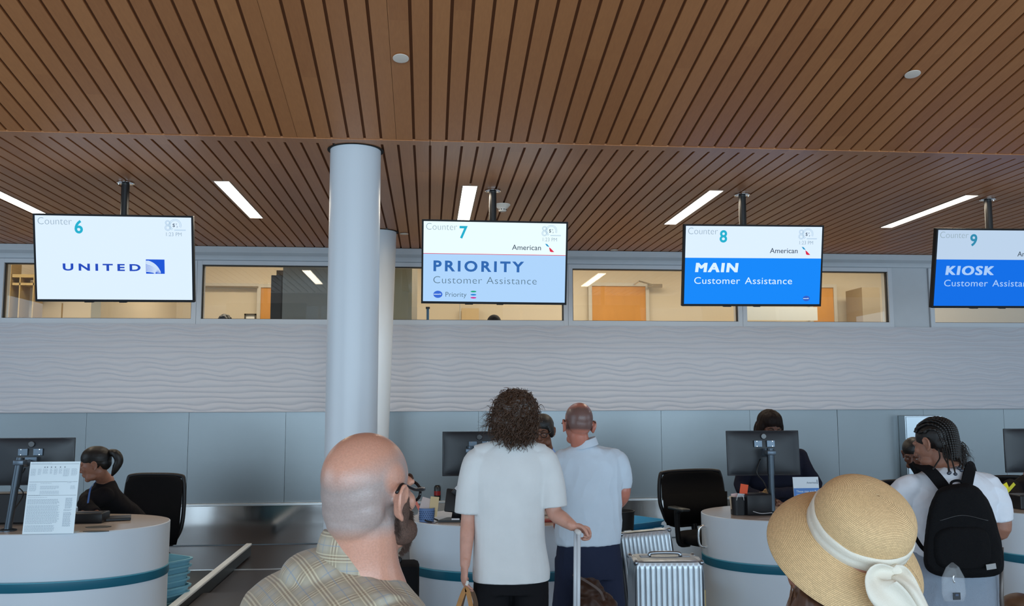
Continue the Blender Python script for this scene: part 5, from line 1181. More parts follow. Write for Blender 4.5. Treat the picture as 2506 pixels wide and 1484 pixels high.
ell(bm, bl(0, -.022, bz-.030), (.098, .098, .050), n=28)
for a_, e_, w_, s in ((shL, elL, wrL, -1), (shR, elR, wrR, 1)):
    q = w_+(e_-w_)*.05; tube(bm, [a_+V((0, 0, .0)), (a_+e_)/2+V((0, 0, 0)), e_, (e_+w_)/2, q], [.078, .074, .062, .055, .050], 26, 4); ell(bm, a_+V((0, 0, -.004)), (.080, .084, .074), n=24)
for s in (-1, 1): tube(bm, [bl(s*.07, -.005, bz-.065), bl(s*.18, -.0, bz-.108)], [.055, .066], 20)
jk = obj('jacket', remesh(bm, .0045, 5, folds(.004, 7, 5, 9)), PLAID, t)
Rzi = Rz.inverted()
PN = V((.38, -.50, .78)).normalized(); PT1 = (V((.90, .15, -.38))-PN*V((.90, .15, -.38)).dot(PN)).normalized(); PT2 = PN.cross(PT1)
def juv(co, n):
    v = Rzi @ V((co.x+t.location.x-bx, co.y+t.location.y-by, 0)); z = co.z-bz
    q = V((v.x, v.y, z)); u = q.dot(PT1); ww = q.dot(PT2)
    a = R(8); return (u*cos(a)-ww*sin(a)+.012, u*sin(a)+ww*cos(a)+.02)
cloth_uv(jk, juv)
# standing collar folded over at the nape
bm = nb(); cn = V((nk.x-.002, 1.912, bz)); 
def colr(k, dz, rx=.074, ry=.074, drop=.14):
    out = []
    for i in range(49):
        a = -R(250)+R(320)*i/48; ca, sa = cos(a), sin(a)
        v = Rz @ V((ca*rx*k, sa*(ry if sa < 0 else ry*1.5)*k, 0)); back = (1-sa)/2
        out.append(V((cn.x+v.x, cn.y+v.y, bz+dz+drop*back-.082)))
    return out
loft(bm, [colr(1.20, -.070, drop=.140), colr(1.19, -.040, drop=.140), colr(1.14, -.020, drop=.140), colr(1.06, -.002), colr(.985, .006), colr(.94, .002), colr(.92, -.016), colr(.95, -.04)], False, closed=False)
co = obj('jacket_collar', bm, PLAID, jk, smooth=True)
sm_ = co.modifiers.new('t', 'SOLIDIFY'); sm_.thickness = .003
cloth_uv(co, lambda c, n: (math.atan2(c.y+t.location.y-cn.y, c.x+t.location.x-cn.x)*.085, c.z*1.2+.01))
glasses(Hd, 'eyeglasses', 'black framed glasses on the bald bearded person in the foreground', GBLK, .0031, .0225)
# beard: short hairs over the jaw
rnd = random.Random(3); bm = nb()
def jawpt():
    while True:
        s = rnd.choice((1, 1, 1, -1)); y = rnd.uniform(-.004, .098); z = rnd.uniform(-.118, .0)
        w_ = .070-.30*max(0, y-.03)
        if z > -.02 and not (.004 < y < .028): continue
        if z > -.05 and y > .075 and not z < -.046: continue
        if z > -.035 and y > .05: continue
        if z < -.118+.0*y: continue
        if z < -.06-.75*y-.012 and y < .04: continue
        v = V((s*(.0665*sqrt(max(.02, 1-((y-.015)/.092)**2))*(1 if z > -.06 else max(.35, 1-((z+.06)/.078)**2)**.5)), y, z)); return v
for i in range(5200):
    v = jawpt(); n_ = V((v.x, (v.y-.02)*.8, (v.z+.04)*.55)).normalized(); p = Hd @ (v-n_*.003); d = (Hd.to_3x3() @ (n_*.55+V((0, .25, -.75))+V((rnd.uniform(-.3, .3), rnd.uniform(-.3, .3), rnd.uniform(-.3, .3))))).normalized()
    L_ = rnd.uniform(.006, .014); a_ = d.cross(V((.3, .5, .8))).normalized(); b_ = d.cross(a_); r_ = .00055
    q0 = [bm.verts.new(p+(a_*cos(k*2.094)+b_*sin(k*2.094))*r_) for k in range(3)]; q1 = bm.verts.new(p+d*L_)
    for k in range(3): bm.faces.new((q0[k], q0[(k+1) % 3], q1))
    f_ = bm.faces.new(q0[::-1])
obj('beard', bm, mat('beard_brown', sr(74, 56, 48), .6, noise_amt=.5, noise_scale=300), t)
bm = nb(); he(bm, Hd, (0, .028, -.064), (.056*1.08, .056, .048), n=32); he(bm, Hd, (0, .066, -.096), (.026, .023, .022), n=20)
for s in (-1, 1): he(bm, Hd, (s*.0665, .020, -.030), (.0095, .017, .045), (0, s*4, 0), n=18); he(bm, Hd, (s*.056, .034, -.072), (.019, .036, .026), (0, 0, s*-12), n=18)
obj('beard_base', remesh(bm, .004, 2, lambda c, n: .0015*noise.noise(c*260)), mat('beard_under', sr(86, 64, 54), .8, noise_amt=.35, noise_scale=380), t)
brows(Hd, t, mat('beard_brown', (1, 1, 1)))
q = at(995, 1465, 2.35)
# ---------------------------------------------------------------- straw hat wearer
Yp = 1.58; Ch = at(2096, 1306, Yp)
vf = (Ch-CAM).normalized(); vr = (rt-vf*rt.dot(vf)).normalized(); vu = vr.cross(vf)
im = (vr*.843-vu*.538).normalized(); ia = (vr*.538+vu*.843)
A_ = (ia*cos(R(35))-vf*sin(R(35))).normalized(); n_h = im.cross(A_).normalized()
if n_h.dot(vf) > 0: n_h = -n_h
HF = M(((im.x, n_h.x, A_.x, Ch.x), (im.y, n_h.y, A_.y, Ch.y), (im.z, n_h.z, A_.z, Ch.z), (0, 0, 0, 1))) @ M.Scale(.945, 4)
bp_ = V((Ch.x-.03, Yp+.08, 0))
t = thing('person', 'person in a wide straw sun hat, head turned left, close in the right foreground', 'person', bp_)
# head under the hat: face towards the picture's left, away
fdir = (-im*.42-n_h*.88-A_*.15).normalized(); rgt = fdir.cross(A_).normalized(); uph = rgt.cross(fdir)
hcen = Ch-A_*.074-im*.004
Hd = M(((rgt.x, fdir.x, uph.x, hcen.x), (rgt.y, fdir.y, uph.y, hcen.y), (rgt.z, fdir.z, uph.z, hcen.z), (0, 0, 0, 1)))
bm = nb(); nb_ = hcen+V((.045, .03, -.20))
head_blobs(bm, Hd, nb_, .050)
zb = nb_.z; X, Yb = nb_.x, nb_.y+.01
torso(bm, [(X, Yb, .85, .16, .11), (X, Yb, 1.0, .15, .10), (X, Yb, zb-.12, .165, .10), (X, Yb, zb-.06, .15, .08), (X, Yb, zb-.02, .08, .06)])
for s in (-1, 1):
    a_, e_, w_ = V((X+s*.165, Yb, zb-.10)), V((X+s*.20, Yb, zb-.36)), V((X+s*.16, Yb+.16, zb-.50))
    limb(bm, [a_, (a_+e_)/2, e_, (e_+w_)/2, w_], [.048, .042, .035, .031, .024]); hand(bm, w_, w_-e_, (-s, 0, -.2), .4, .9, side=s)
    limb(bm, [V((X+s*.085, Yb, .86)), V((X+s*.09, Yb, .46)), V((X+s*.09, Yb, .09))], [.09, .054, .036])
obj('body', remesh(bm, .005, 2), SK_TAN, t)
bm = nb(); torso(bm, [(X, Yb, .70, .19, .13), (X, Yb, 1.0, .165, .115), (X, Yb, zb-.12, .180, .112), (X, Yb, zb-.055, .165, .09), (X, Yb, zb-.012, .085, .062)])
for s in (-1, 1): tube(bm, [V((X+s*.15, Yb, zb-.09)), V((X+s*.20, Yb, zb-.34))], [.062, .056], 20)
obj('blouse', remesh(bm, .007, 3, folds(.006, 8, 5, 3)), cloth('blouse_beige', sr(190, 176, 156)), t)
HBW = mat('hair_chestnut', sr(88, 58, 42), .4, noise_amt=.3, noise_scale=80, stretch=(1, 1, .15))
rnd = random.Random(21); bm = nb()
he(bm, Hd, (0, -.030, .000), (.077, .080, .085), n=32); he(bm, Hd, (0, -.05, -.06), (.070, .052, .07), n=28)
tube(bm, [Hd @ V((0, -.06, -.05)), Hd @ V((0, -.09, -.14)), nb_+V((.0, -.05, -.06)), nb_+V((.01, -.075, -.22))], [.07, .062, .060, .03], 22, 4)
hr = obj('hair', remesh(bm, .005, 2, lambda c, n: .004*noise.noise(V((c.x*60, c.y*60, c.z*8)))), HBW, t)
bm = nb(); sd = scalp_seeds(Hd, (0, -.035, -.03), (.078, .076, .085), 600, rnd, lambda v: v.y < .0 and v.z < -.2)
strands(bm, sd, .09, .0008, .003, (.05, -.02, -3.2), rnd, seg=8, fq=4)
obj('loose_hair', bm, mat('hair_chestnut_light', sr(122, 84, 60), .4), hr, smooth=True)
# the hat itself
def straw():
    m = bpy.data.materials.new('woven_straw'); m.use_nodes = True; nt = m.node_tree; b = nt.nodes['Principled BSDF']; N = nt.nodes.new; L = nt.links.new
    b.inputs['Roughness'].default_value = .7; uv = N('ShaderNodeUVMap'); uv.uv_map = 'weave'; sx = N('ShaderNodeSeparateXYZ'); L(uv.outputs[0], sx.inputs[0])
    def mth(op, a, b_=0, c_=0):
        q = N('ShaderNodeMath'); q.operation = op
        for i, v in enumerate((a, b_, c_)):
            if isinstance(v, (int, float)): q.inputs[i].default_value = v
            else: L(v, q.inputs[i])
        return q.outputs[0]
    row = mth('DIVIDE', sx.outputs[1], .0029); rf = mth('FLOOR', row); fr = mth('FRACT', row)
    stitch = mth('FRACT', mth('ADD', mth('DIVIDE', sx.outputs[0], .0052), mth('MULTIPLY', rf, .5)))
    ridge = mth('SINE', mth('MULTIPLY', fr, 3.14159)); sb = mth('SINE', mth('MULTIPLY', stitch, 3.14159))
    hgt = mth('MULTIPLY', mth('POWER', ridge, .6), mth('MULTIPLY_ADD', sb, .5, .5))
    dark = N('ShaderNodeMapRange'); L(hgt, dark.inputs[0]); dark.inputs[1].default_value = .18; dark.inputs[2].default_value = .55
    cb = N('ShaderNodeCombineXYZ'); L(mth('FLOOR', mth('DIVIDE', sx.outputs[0], .0052)), cb.inputs[0]); L(rf, cb.inputs[1]); wn = N('ShaderNodeTexWhiteNoise'); wn.noise_dimensions = '2D'; L(cb.outputs[0], wn.inputs[0])
    mx = N('ShaderNodeMix'); mx.data_type = 'RGBA'; L(dark.outputs[0], mx.inputs[0]); mx.inputs[6].default_value = (*sr(158, 118, 76), 1); mx.inputs[7].default_value = (*sr(232, 196, 146), 1)
    h = N('ShaderNodeHueSaturation'); L(mx.outputs[2], h.inputs['Color']); L(mth('MULTIPLY_ADD', wn.outputs[0], .16, .90), h.inputs['Value']); L(h.outputs[0], b.inputs['Base Color'])
    bp = N('ShaderNodeBump'); bp.inputs['Strength'].default_value = .6; bp.inputs['Distance'].default_value = .0012; L(hgt, bp.inputs['Height']); L(bp.outputs[0], b.inputs['Normal'])
    return m
STRAW = straw(); Rb = .096
hat = thing('sun_hat', 'straw sun hat with a pale ribbon tied in a bow, in the right foreground', 'hat', Ch)
hprof = [(.148, -.062), (.146, -.054), (.139, -.040), (.128, -.026), (.115, -.014), (.103, -.005), (.0945, .0), (.0935, .01), (.0932, .026), (.0925, .042), (.0895, .056), (.083, .070), (.073, .080), (.058, .088), (.040, .093), (.021, .0952), (.0005, .096)]
def revolve(prof, n=160, wav=0, a0=0, a1=2*pi):
    bm = nb(); uvl = bm.loops.layers.uv.new('weave'); P = spl([(r, h) for r, h in prof], 5); rows = []; s_ = 0; S = [0]
    for a, b in zip(P, P[1:]): s_ += sqrt((a[0]-b[0])**2+(a[1]-b[1])**2); S.append(s_)
    for (r, h) in P:
        row = []
        for i in range(n+1):
            a = a0+(a1-a0)*i/n; k = max(0, (r-.10)/.06); w_ = wav*k*(sin(2*a+.6)*.9+.5*sin(3*a+2.0)); oval_ = 1+.035*sin(a)**2
            row.append(bm.verts.new(HF @ V((r*cos(a)*(1-.02*(1-k)), r*sin(a)*oval_, h+w_))))
        rows.append(row)
    for j in range(len(rows)-1):
        for i in range(n):
            f = bm.faces.new((rows[j][i], rows[j][i+1], rows[j+1][i+1], rows[j+1][i])); rr = max(P[j][0], .03)
            for l, (ii, jj) in zip(f.loops, ((i, j), (i+1, j), (i+1, j+1), (i, j+1))): l[uvl].uv = (2*pi*ii/n*round(rr*200)/200, S[jj])
    return bm
bm = revolve(hprof, 180, .012); h1 = obj('straw_shell', bm, STRAW, hat, smooth=True); q = h1.modifiers.new('t', 'SOLIDIFY'); q.thickness = .0022; q.offset = -1
RIB = mat('ribbon', sr(228, 220, 204), .55, bump=.2, bump_scale=500)
bm = nb(); rows = []
for z, dr in ((.000, .0010), (.003, .0050), (.009, .0044), (.013, .0052), (.0155, .0034), (.019, .0052), (.026, .0046), (.030, .0046), (.032, .0014)):
    rows.append([HF @ V(((.0935+dr+.0010*noise.noise(V((a*5, z*60, 0))))*cos(a)*.985, (.0935+dr+.001*noise.noise(V((a*5, z*60, 3))))*sin(a)*1.035, z+.0035*sin(a*2+1)+.0012*noise.noise(V((a*3, 0, z*90))))) for a in [2*pi*i/160 for i in range(160)]])
loft(bm, rows, False); obj('ribbon_band', bm, RIB, hat, smooth=True)
ab = R(36); kb = V((cos(ab)*.100, sin(ab)*.104, .014))
rad = V((cos(ab), sin(ab), 0)); tan_ = V((-sin(ab), cos(ab), 0))
bm = nb(); g0 = bmesh.ops.create_uvsphere(bm, u_segments=20, v_segments=14, radius=1); bmesh.ops.transform(bm, matrix=HF @ M.Translation(kb+rad*.004) @ M.Rotation(ab, 4, 'Z') @ M.Diagonal((.011, .015, .017, 1)), verts=g0['verts'])
obj('bow_knot', remesh(bm, .002, 1, lambda c, n: .0018*noise.noise(c*90)), RIB, hat)
def tail(pts, wds, seed):
    bm = nb(); P = spl([(*p, w_) for p, w_ in zip(pts, wds)], 8); rows = []
    for i, p in enumerate(P):
        c = V(p[:3]); d = (V(P[min(i+1, len(P)-1)][:3])-V(P[max(i-1, 0)][:3])).normalized(); sd_ = d.cross(-fw).normalized(); nn = sd_.cross(d)
        rows.append([c+sd_*(p[3]*(u-.5))+nn*(.006*sin(u*pi*2+seed+i*.12)*min(1, i/6)+.003) for u in [k/12 for k in range(13)]])
    loft(bm, rows, False, closed=False); o = obj('ribbon_tail', bm, RIB, hat, smooth=True); q = o.modifiers.new('t', 'SOLIDIFY'); q.thickness = .0009
K = HF @ (kb+rad*.010)
def pt(x, y, dy=0): return at(x, y, K.y+dy)
tail([K, pt(2150, 1408, -.015), pt(2155, 1440, -.03), pt(2185, 1475, -.035), pt(2215, 1530, -.03)], [.018, .040, .052, .058, .066], 0)
tail([K, pt(2200, 1408, -.008), pt(2222, 1430, -.022), pt(2238, 1460, -.03), pt(2262, 1520, -.03)], [.016, .034, .030, .030, .034], 2)
# ---------------------------------------------------------------- person with braids and backpack
Yp = 4.15; S = lambda x, y, dy=0: at(x, y, Yp+dy)
X = S(2325, 1250).x; sh = S(2325, 1150)
t = thing('person', 'person with black cornrow braids, seen from behind, in white T-shirt and pale grey jeans', 'person', (X, Yp, 0))
Hd = hm(S(2287, 1088, .05), -28, -16, 6, .98)
bm = nb(); head_blobs(bm, Hd, S(2318, 1150, .0), .055)
zt = sh.z
torso(bm, [(X, Yp, .78, .17, .12), (X, Yp, .92, .18, .13), (X, Yp, 1.02, .16, .12), (X, Yp, zt-.12, .185, .115), (X-.0, Yp, zt-.05, .17, .09), (X-.005, Yp, zt-.01, .08, .07)])
shL, shR = S(2226, 1192), S(2412, 1190); elL = V((shL.x-.055, Yp+.10, 1.06)); elR = S(2446, 1300, -.02); wrL = V((X-.15, Yp+.36, 1.02)); wrR = V((X+.16, Yp+.30, 1.0))
limb(bm, [shL+V((.012, .006, -.012)), (shL+elL)/2, elL, (elL+wrL)/2, wrL], [.046, .047, .042, .038, .027]); limb(bm, [shR+V((-.012, .006, -.012)), (shR+elR)/2+V((.02, 0, 0)), elR, (elR+wrR)/2, wrR], [.055, .052, .044, .038, .027])
hand(bm, wrL, (.2, 1, 0), (0, 0, -1), .4, .95, side=1); hand(bm, wrR, (-.2, 1, 0), (0, 0, -1), .4, .95, side=-1)
for s in (-1, 1): limb(bm, [V((X+s*.095, Yp, .84)), V((X+s*.10, Yp, .62)), V((X+s*.10, Yp, .45)), V((X+s*.105, Yp-.012, .30)), V((X+s*.105, Yp, .09))], [.10, .08, .058, .058, .04])
obj('body', remesh(bm, .005, 2), SK_MED, t)
WTE = cloth('white_tee', sr(222, 226, 234), .85, .2, 700)
bm = nb(); hz = .965
torso(bm, [(X-.015, Yp, hz-.02, .185, .145), (X-.012, Yp, hz+.08, .195, .15), (X-.005, Yp, 1.16, .205, .142), (X, Yp, zt-.13, .222, .13), (X, Yp, zt-.07, .205, .108), (X-.003, Yp, zt-.03, .15, .085), (X-.004, Yp, zt-.002, .085, .075), (X-.004, Yp, zt+.008, .066, .066)])
for a_, e_, s in ((shL, elL, -1), (shR, elR, 1)):
    q = a_+(e_-a_)*.78; tube(bm, [a_+V((-s*.03, 0, -.005)), a_+V((s*.004, 0, -.012)), (a_+q)/2+V((s*.012, 0, 0)), q], [.060, .070, .073, .076], 22, 4); ell(bm, a_+V((.0013, .0017, -.0113)), (.0673, .0731, .0597), n=22)
for s in (-1, 1): tube(bm, [V((X+s*.05, Yp, zt-.04)), V((X+s*.17, Yp, zt-.085))], [.046, .062], 18)
obj('t_shirt', remesh(bm, .0053, 5, folds(.011, 5, 9, 4)), WTE, t)
GJ = cloth('grey_jeans', sr(140, 150, 164), .9, .5, 260)
bm = nb(); torso(bm, [(X-.02, Yp, .66, .205, .15), (X-.02, Yp, .80, .21, .155), (X-.015, Yp, .90, .198, .145), (X-.012, Yp, hz+.0, .18, .13)])
for s in (-1, 1): tube(bm, [V((X+s*.10-.015, Yp, .78)), V((X+s*.105-.01, Yp, .5)), V((X+s*.11, Yp, .3)), V((X+s*.11, Yp, .07))], [.112, .10, .095, .092], 24, 4)
obj('jeans', remesh(bm, .0065, 3, folds(.008, 7, 5, 11)), GJ, t)
bm = nb()
for s in (-1, 1): shoes(bm, X+s*.11, Yp+.03, s*6)
obj('shoes', bm, mat('shoe_white', (1, 1, 1)), t, smooth=True)
# cornrows: skull cap ridged by plaits running back, then hanging braids with beads
rnd = random.Random(6)
bm = nb(); he(bm, Hd, (0, -.018, .036), (.0805, .100, .088), n=48); he(bm, Hd, (0, -.055, -.01), (.068, .055, .06), n=32)
hr = obj('hair', remesh(bm, .005, 1, lambda c, n: .0012*noise.noise(c*220)), HBLK, t)
for k in range(13):
    x0 = -.072+.012*k; bm = nb(); pts = []
    for j in range(15):
        th = R(28+j*13.5); yy = cos(th)*.104-.018; zz = sin(th)*.092+.036
        lat = x0*(1+.18*sin(th)); rr = sqrt(max(.02, 1-(lat/.086)**2)); pts.append((lat*(1-.25*max(0, (j-9)/5)), -.018+cos(th)*.104*rr, .036+sin(th)*.092*rr-(.03*(j-11) if j > 11 else 0)))
    ht(bm, Hd, pts, .0062, 8, 3)
    me_o = obj('cornrow', remesh(bm, .0028, 0, lambda c, n: .0014*sin(c.z*520+c.y*300)), HBLK, hr)
hangs = [((2300, 1120), (2292, 1135), (2283, 1150), 0), ((2310, 1118), (2320, 1138), (2324, 1156), 1), ((2318, 1112), (2320, 1135), (2322, 1158), 1), ((2324, 1110), (2332, 1135), (2338, 1160), 1), ((2340, 1122), (2350, 1132), (2347, 1146), 1), ((2348, 1125), (2356, 1140), (2353, 1151), 1)]
for i, (a_, b_, c_, bead) in enumerate(hangs):
    bm = nb(); a0_ = S(*a_, -.075); b0_ = S(*b_, -.10); c0_ = S(*c_, -.125); tube(bm, [S(a_[0]-4, a_[1]-22, -.055), a0_, b0_, c0_], .0036, 7, 5); o = obj('hanging_braid', bm, HBLK, hr, smooth=True)
    if bead: bm = nb(); ell(bm, c0_+V((0, 0, -.002)), (.010, .007, .0075), n=14); obj('bead', bm, mat('bead_grey', sr(46, 52, 64), .25), o, smooth=True)
bm = nb(); sd = [(S(2345+rnd.uniform(-10, 12), 1105+rnd.uniform(-25, 18), -.03+rnd.uniform(-.02, .05)), V((.6, -.3, -.4)).normalized()) for _ in range(170)]
strands(bm, sd, .07, .0012, .009, (.35, -.1, -1), rnd, seg=7); obj('loose_hair', bm, mat('hair_fuzz', sr(40, 32, 28), .6), hr, smooth=True)
# backpack
bk = thing('backpack', 'black fabric backpack with a small grey label, on the back of the person with braids', 'backpack', (X+.03, Yp-.24, 1.0))
BKF = cloth('backpack_black', (.0065, .0065, .0075), .9, .5, 300)
outl = [(2330, 1188), (2372, 1186), (2398, 1200), (2420, 1235), (2440, 1290), (2452, 1340), (2456, 1385), (2444, 1404), (2400, 1412), (2330, 1412), (2285, 1404), (2264, 1385), (2262, 1345), (2268, 1290), (2278, 1240), (2296, 1200)]
ol = spl([*outl, outl[0]], 4)[:-1]; cxp = sum(p[0] for p in ol)/len(ol); cyp = sum(p[1] for p in ol)/len(ol)
bm = nb(); rows = []
for k, dy in ((.80, -.325), (.93, -.315), (1.0, -.285), (1.0, -.20), (.97, -.155)):
    rows.append([at(cxp+(x-cxp)*k, cyp+(y-cyp)*k, Yp+dy) for x, y in ol])
cfr = at(cxp, cyp, Yp-.33); rows = [[cfr+(p-cfr)*.35+V((0, -.002, 0)) for p in rows[0]]]+rows
loft(bm, rows); obj('main_bag', remesh(bm, .006, 5, folds(.006, 8, 8, 6)), BKF, bk)
bm = nb(); a, b = S(2285, 1290, -.335), S(2430, 1395, -.335); c = (a+b)/2
ol2 = oval(0, 0, (b.x-a.x)/2, (a.z-b.z)/2, 48, 3.2)
loft(bm, [[V((c.x+q[0]*k, Yp-.30-dy, c.z+q[1]*k)) for q in ol2] for k, dy in ((1, -.0), (1, .025), (.92, .045), (.6, .052))]); obj('front_pocket', remesh(bm, .006, 4, folds(.003, 9, 9, 8)), BKF, bk)
bm = nb(); tube(bm, [S(2300, 1275, -.330), S(2355, 1262, -.336), S(2418, 1275, -.332)], .0022, 8, 6); obj('zip', bm, mat('zip_dark', (.02, .02, .022), .35), bk, smooth=True)
bm = nb(); q = S(2427, 1388, -.36); box(bm, (q.x, Yp-.356, q.z), (.045, .003, .024), M.Rotation(-.12, 3, 'Y'), bev=.001); obj('label', bm, mat('label_grey', sr(150, 150, 150), .5), bk)
bm = nb(); strap(bm, [S(2232, 1150, .06), S(2250, 1141, -.03), S(2275, 1152, -.098), S(2300, 1180, -.138), S(2322, 1210, -.15)], .058, .010, (0, -1, .35)); obj('shoulder_strap', bm, BKF, bk, autosm=50)
bm = nb(); strap(bm, [S(2388, 1150, .05), S(2378, 1142, -.03), S(2372, 1158, -.095), S(2366, 1185, -.135), S(2362, 1210, -.15)], .052, .010, (0, -1, .35)); obj('shoulder_strap', bm, BKF, bk, autosm=50)
bm = nb(); strap(bm, [S(2212, 1255, -.0), S(2232, 1300, -.12), S(2252, 1335, -.16), S(2268, 1352, -.17)], .018, .004, (0, -1, 0)); obj('side_strap', bm, BKF, bk, autosm=50)
bm = nb(); tube(bm, [S(2325, 1195, -.2), S(2330, 1180, -.2), S(2350, 1178, -.2), S(2358, 1195, -.2)], .006, 8, 5); obj('grab_loop', bm, BKF, bk, smooth=True)
# trolley handle beside them, clear bag with a tag
q0, q1 = S(2437, 1370, -.10), S(2416, 1380, .10)
t2 = thing('upright_case', 'dark case with a raised grey pull handle right of the backpack', 'suitcase', (q0.x, Yp, 0))
bm = nb(); tube(bm, [S(2451, 1340, -.14), S(2451, 1460, -.14), V((S(2451, 1460, -.14).x, Yp-.14, .52))], .009, 10); tube(bm, [S(2417, 1345, -.10), V((S(2417, 1345, -.10).x, Yp-.10, .52))], .008, 10); tube(bm, [S(2451, 1340, -.14), S(2417, 1345, -.10)], .011, 10); obj('pull_handle', bm, mat('handle_grey', sr(96, 88, 84), .35, .4), t2, smooth=True)
bm = nb(); box(bm, (S(2436, 1400).x+.02, Yp-.12, .275), (.26, .20, .47), bev=.03); obj('shell', bm, mat('case_dark', (.02, .02, .022), .5), t2, autosm=40)
q = at(2334, 1445, 3.80); t2 = thing('clear_pouch', 'clear plastic pouch with a black square tag hanging below the backpack', 'pouch', (q.x, 3.80, q.z-.06))
CLR = bpy.data.materials.new('clear_plastic'); CLR.use_nodes = True; b = CLR.node_tree.nodes['Principled BSDF']; b.inputs['Base Color'].default_value = (.8, .84, .88, 1); b.inputs['Roughness'].default_value = .08; b.inputs['Alpha'].default_value = .13
bm = nb(); a = lambda x, y: at(x, y, 3.80)
loft(bm, [[V((q.x+w_*c_[0], 3.80+.018*w_*14*c_[1], z)) for c_ in [(cos(2*pi*i/24), sin(2*pi*i/24)) for i in range(24)]] for z, w_ in ((a(0, 1425).z, .004), (a(0, 1438).z, .03), (a(0, 1465).z, .052), (a(0, 1510).z, .055), (a(0, 1530).z, .045))]); obj('pouch', bm, CLR, t2, smooth=True)
bm = nb(); box(bm, a(2333, 1457)+V((0, -.025, 0)), (.034, .003, .030), bev=.001); obj('tag', bm, mat('tag_black', (.012, .014, .02), .4), t2)
bm = nb(); box(bm, a(2333, 1455)+V((0, -.0275, .002)), (.014, .001, .009)); obj('tag_mark', bm, mat('mark_blue', sr(70, 84, 110), .5), t2)
bm = nb(); tube(bm, [a(2334, 1408)+V((0, .0, 0)), a(2333, 1420), a(2336, 1427)], .004, 8, 4); obj('clip', bm, CHR, t2, smooth=True)
q = at(2493, 1462, 4.9); bm = nb(); ell(bm, (q.x+.03, 4.92, q.z-.05), (.13, .085, .065), n=28); box(bm, (q.x+.06, 4.92, (q.z-.03)/2), (.34, .20, q.z-.04), bev=.05)
single('holdall', remesh(bm, .008, 3, lambda c, n: .008*noise.noise(c*11)), mat('holdall_brown', sr(92, 66, 48), .4, noise_amt=.35, noise_scale=16), 'brown patterned holdall at the bottom right corner', 'bag')
# ---------------------------------------------------------------- agents behind the counters
def agent(label, Hd, sh_c, w_, skin, coat, faces=-1, hipz=.5, hands=None, seated=True, big=1.0, neck_r=.05, turn=0, hipoff=(0, 0)):
    X, Y, Z = sh_c; Rt = M.Rotation(R(turn), 3, 'Z'); hx, hy = hipoff
    t = thing('person', label, 'person', (X+hx, Y+hy, 0))
    def loc(x, y, z, k=1): v = Rt @ V((x, y, 0)); return V((X+hx*(1-k)+v.x, Y+hy*(1-k)+v.y, z))
    def tor(bm, rows):
        loft(bm, [[loc(a[0], a[1], z, k) for a in oval(0, 0, rx, ry, 40, 2.3)] for k, z, rx, ry in spl(rows, 4)])
    bm = nb(); head_blobs(bm, Hd, V((X, Y, Z+.0)), neck_r)
    tor(bm, [(0, hipz, .15*big, .12), (.5, (hipz+Z)/2, .15*big, .12), (.85, Z-.14, w_*.9, .11), (1, Z-.06, w_*.82, .08), (1, Z-.01, .07, .06)])
    arms = []
    for s in (-1, 1):
        a_ = loc(s*w_*.88, 0, Z-.085); wv = V(hands[0 if s < 0 else 1])
        e_ = loc(s*(w_+.03), faces*.12, max(Z-.33, HC+.06)); arms.append((a_, e_, wv))
        limb(bm, [a_, (a_+e_)/2, e_, (e_+wv)/2, wv], [.048, .043, .036, .031, .024]); hand(bm, wv, (wv-e_), (0, 0, -1), .35, .9, side=-s*faces)
    legs = []
    for s in (-1, 1):
        if seated: lp = [loc(s*.09, 0, hipz+.02, 0), loc(s*.10, faces*.20, hipz+.0, 0), loc(s*.10, faces*.19, hipz-.20, 0), loc(s*.10, faces*.16, .09, 0)]
        else: lp = [loc(s*.09, 0, hipz+.03, 0), loc(s*.10, 0, .48, 0), loc(s*.10, 0, .28, 0), loc(s*.10, 0, .09, 0)]
        legs.append(lp); limb(bm, lp, [.085, .062, .052, .036])
    obj('body', remesh(bm, .005, 5), skin, t)
    bm = nb(); tor(bm, [(0, hipz-.03, .18*big, .14), (.5, (hipz+Z)/2, .175*big, .14), (.85, Z-.14, w_*1.02, .125), (1, Z-.06, w_*.90, .095), (1, Z-.02, w_*.55, .075), (1, Z+.005, .062, .06)])
    for a_, e_, wv in arms: q = e_+(wv-e_)*.85; tube(bm, [a_, (a_+e_)/2, e_, q], [.062, .058, .050, .038], 18, 3); ell(bm, a_, (.064, .064, .058), n=16)
    obj('jacket', remesh(bm, .007, 4, folds(.006, 7, 5, len(label))), coat, t)
    bm = nb()
    for lp in legs: tube(bm, lp, [.10, .078, .068, .06], 16, 3)
    obj('trousers', remesh(bm, .009, 2), BLT, t)
    bm = nb()
    for lp in legs: shoes(bm, lp[-1].x, lp[-1].y, (180 if faces < 0 else 0)-turn, .26)
    obj('shoes', bm, mat('shoe_dark', (.03, .03, .03)), t, smooth=True)
    return t
NVJ = cloth('agent_navy', sr(26, 28, 42), .85); BKJ = cloth('agent_black', sr(22, 20, 23), .85)
# agent at the left counter, ponytail, in profile
hc = at(232, 1137, 6.68); Hd = hm(hc, -98, -14, 0, .98)
sc = at(258, 1180, 6.80)
t = agent('person with a dark ponytail, in black, seated in profile behind the left counter', Hd, sc, .165, SK_MED, BKJ, -1, .56, [at(205, 1262, 6.42), at(240, 1262, 6.38)], turn=-72, hipoff=(.20, .30))
bm = nb(); he(bm, Hd, (0, -.025, .036), (.080, .098, .089), n=36); he(bm, Hd, (0, -.06, .0), (.066, .055, .06), n=28); he(bm, Hd, (0, -.006, .052), (.080, .090, .078), n=30)
hr = obj('hair', remesh(bm, .005, 3, lambda c, n: .0012*noise.noise(V((c.x*20, c.y*60, c.z*90)))), HBLK, t)
bm = nb(); pt_ = [Hd @ V((0, -.115, .060)), at(284, 1112, 6.66), at(291, 1128, 6.66), at(283, 1148, 6.66), at(274, 1165, 6.68)]; tube(bm, pt_, [.022, .030, .030, .024, .008], 18, 5)
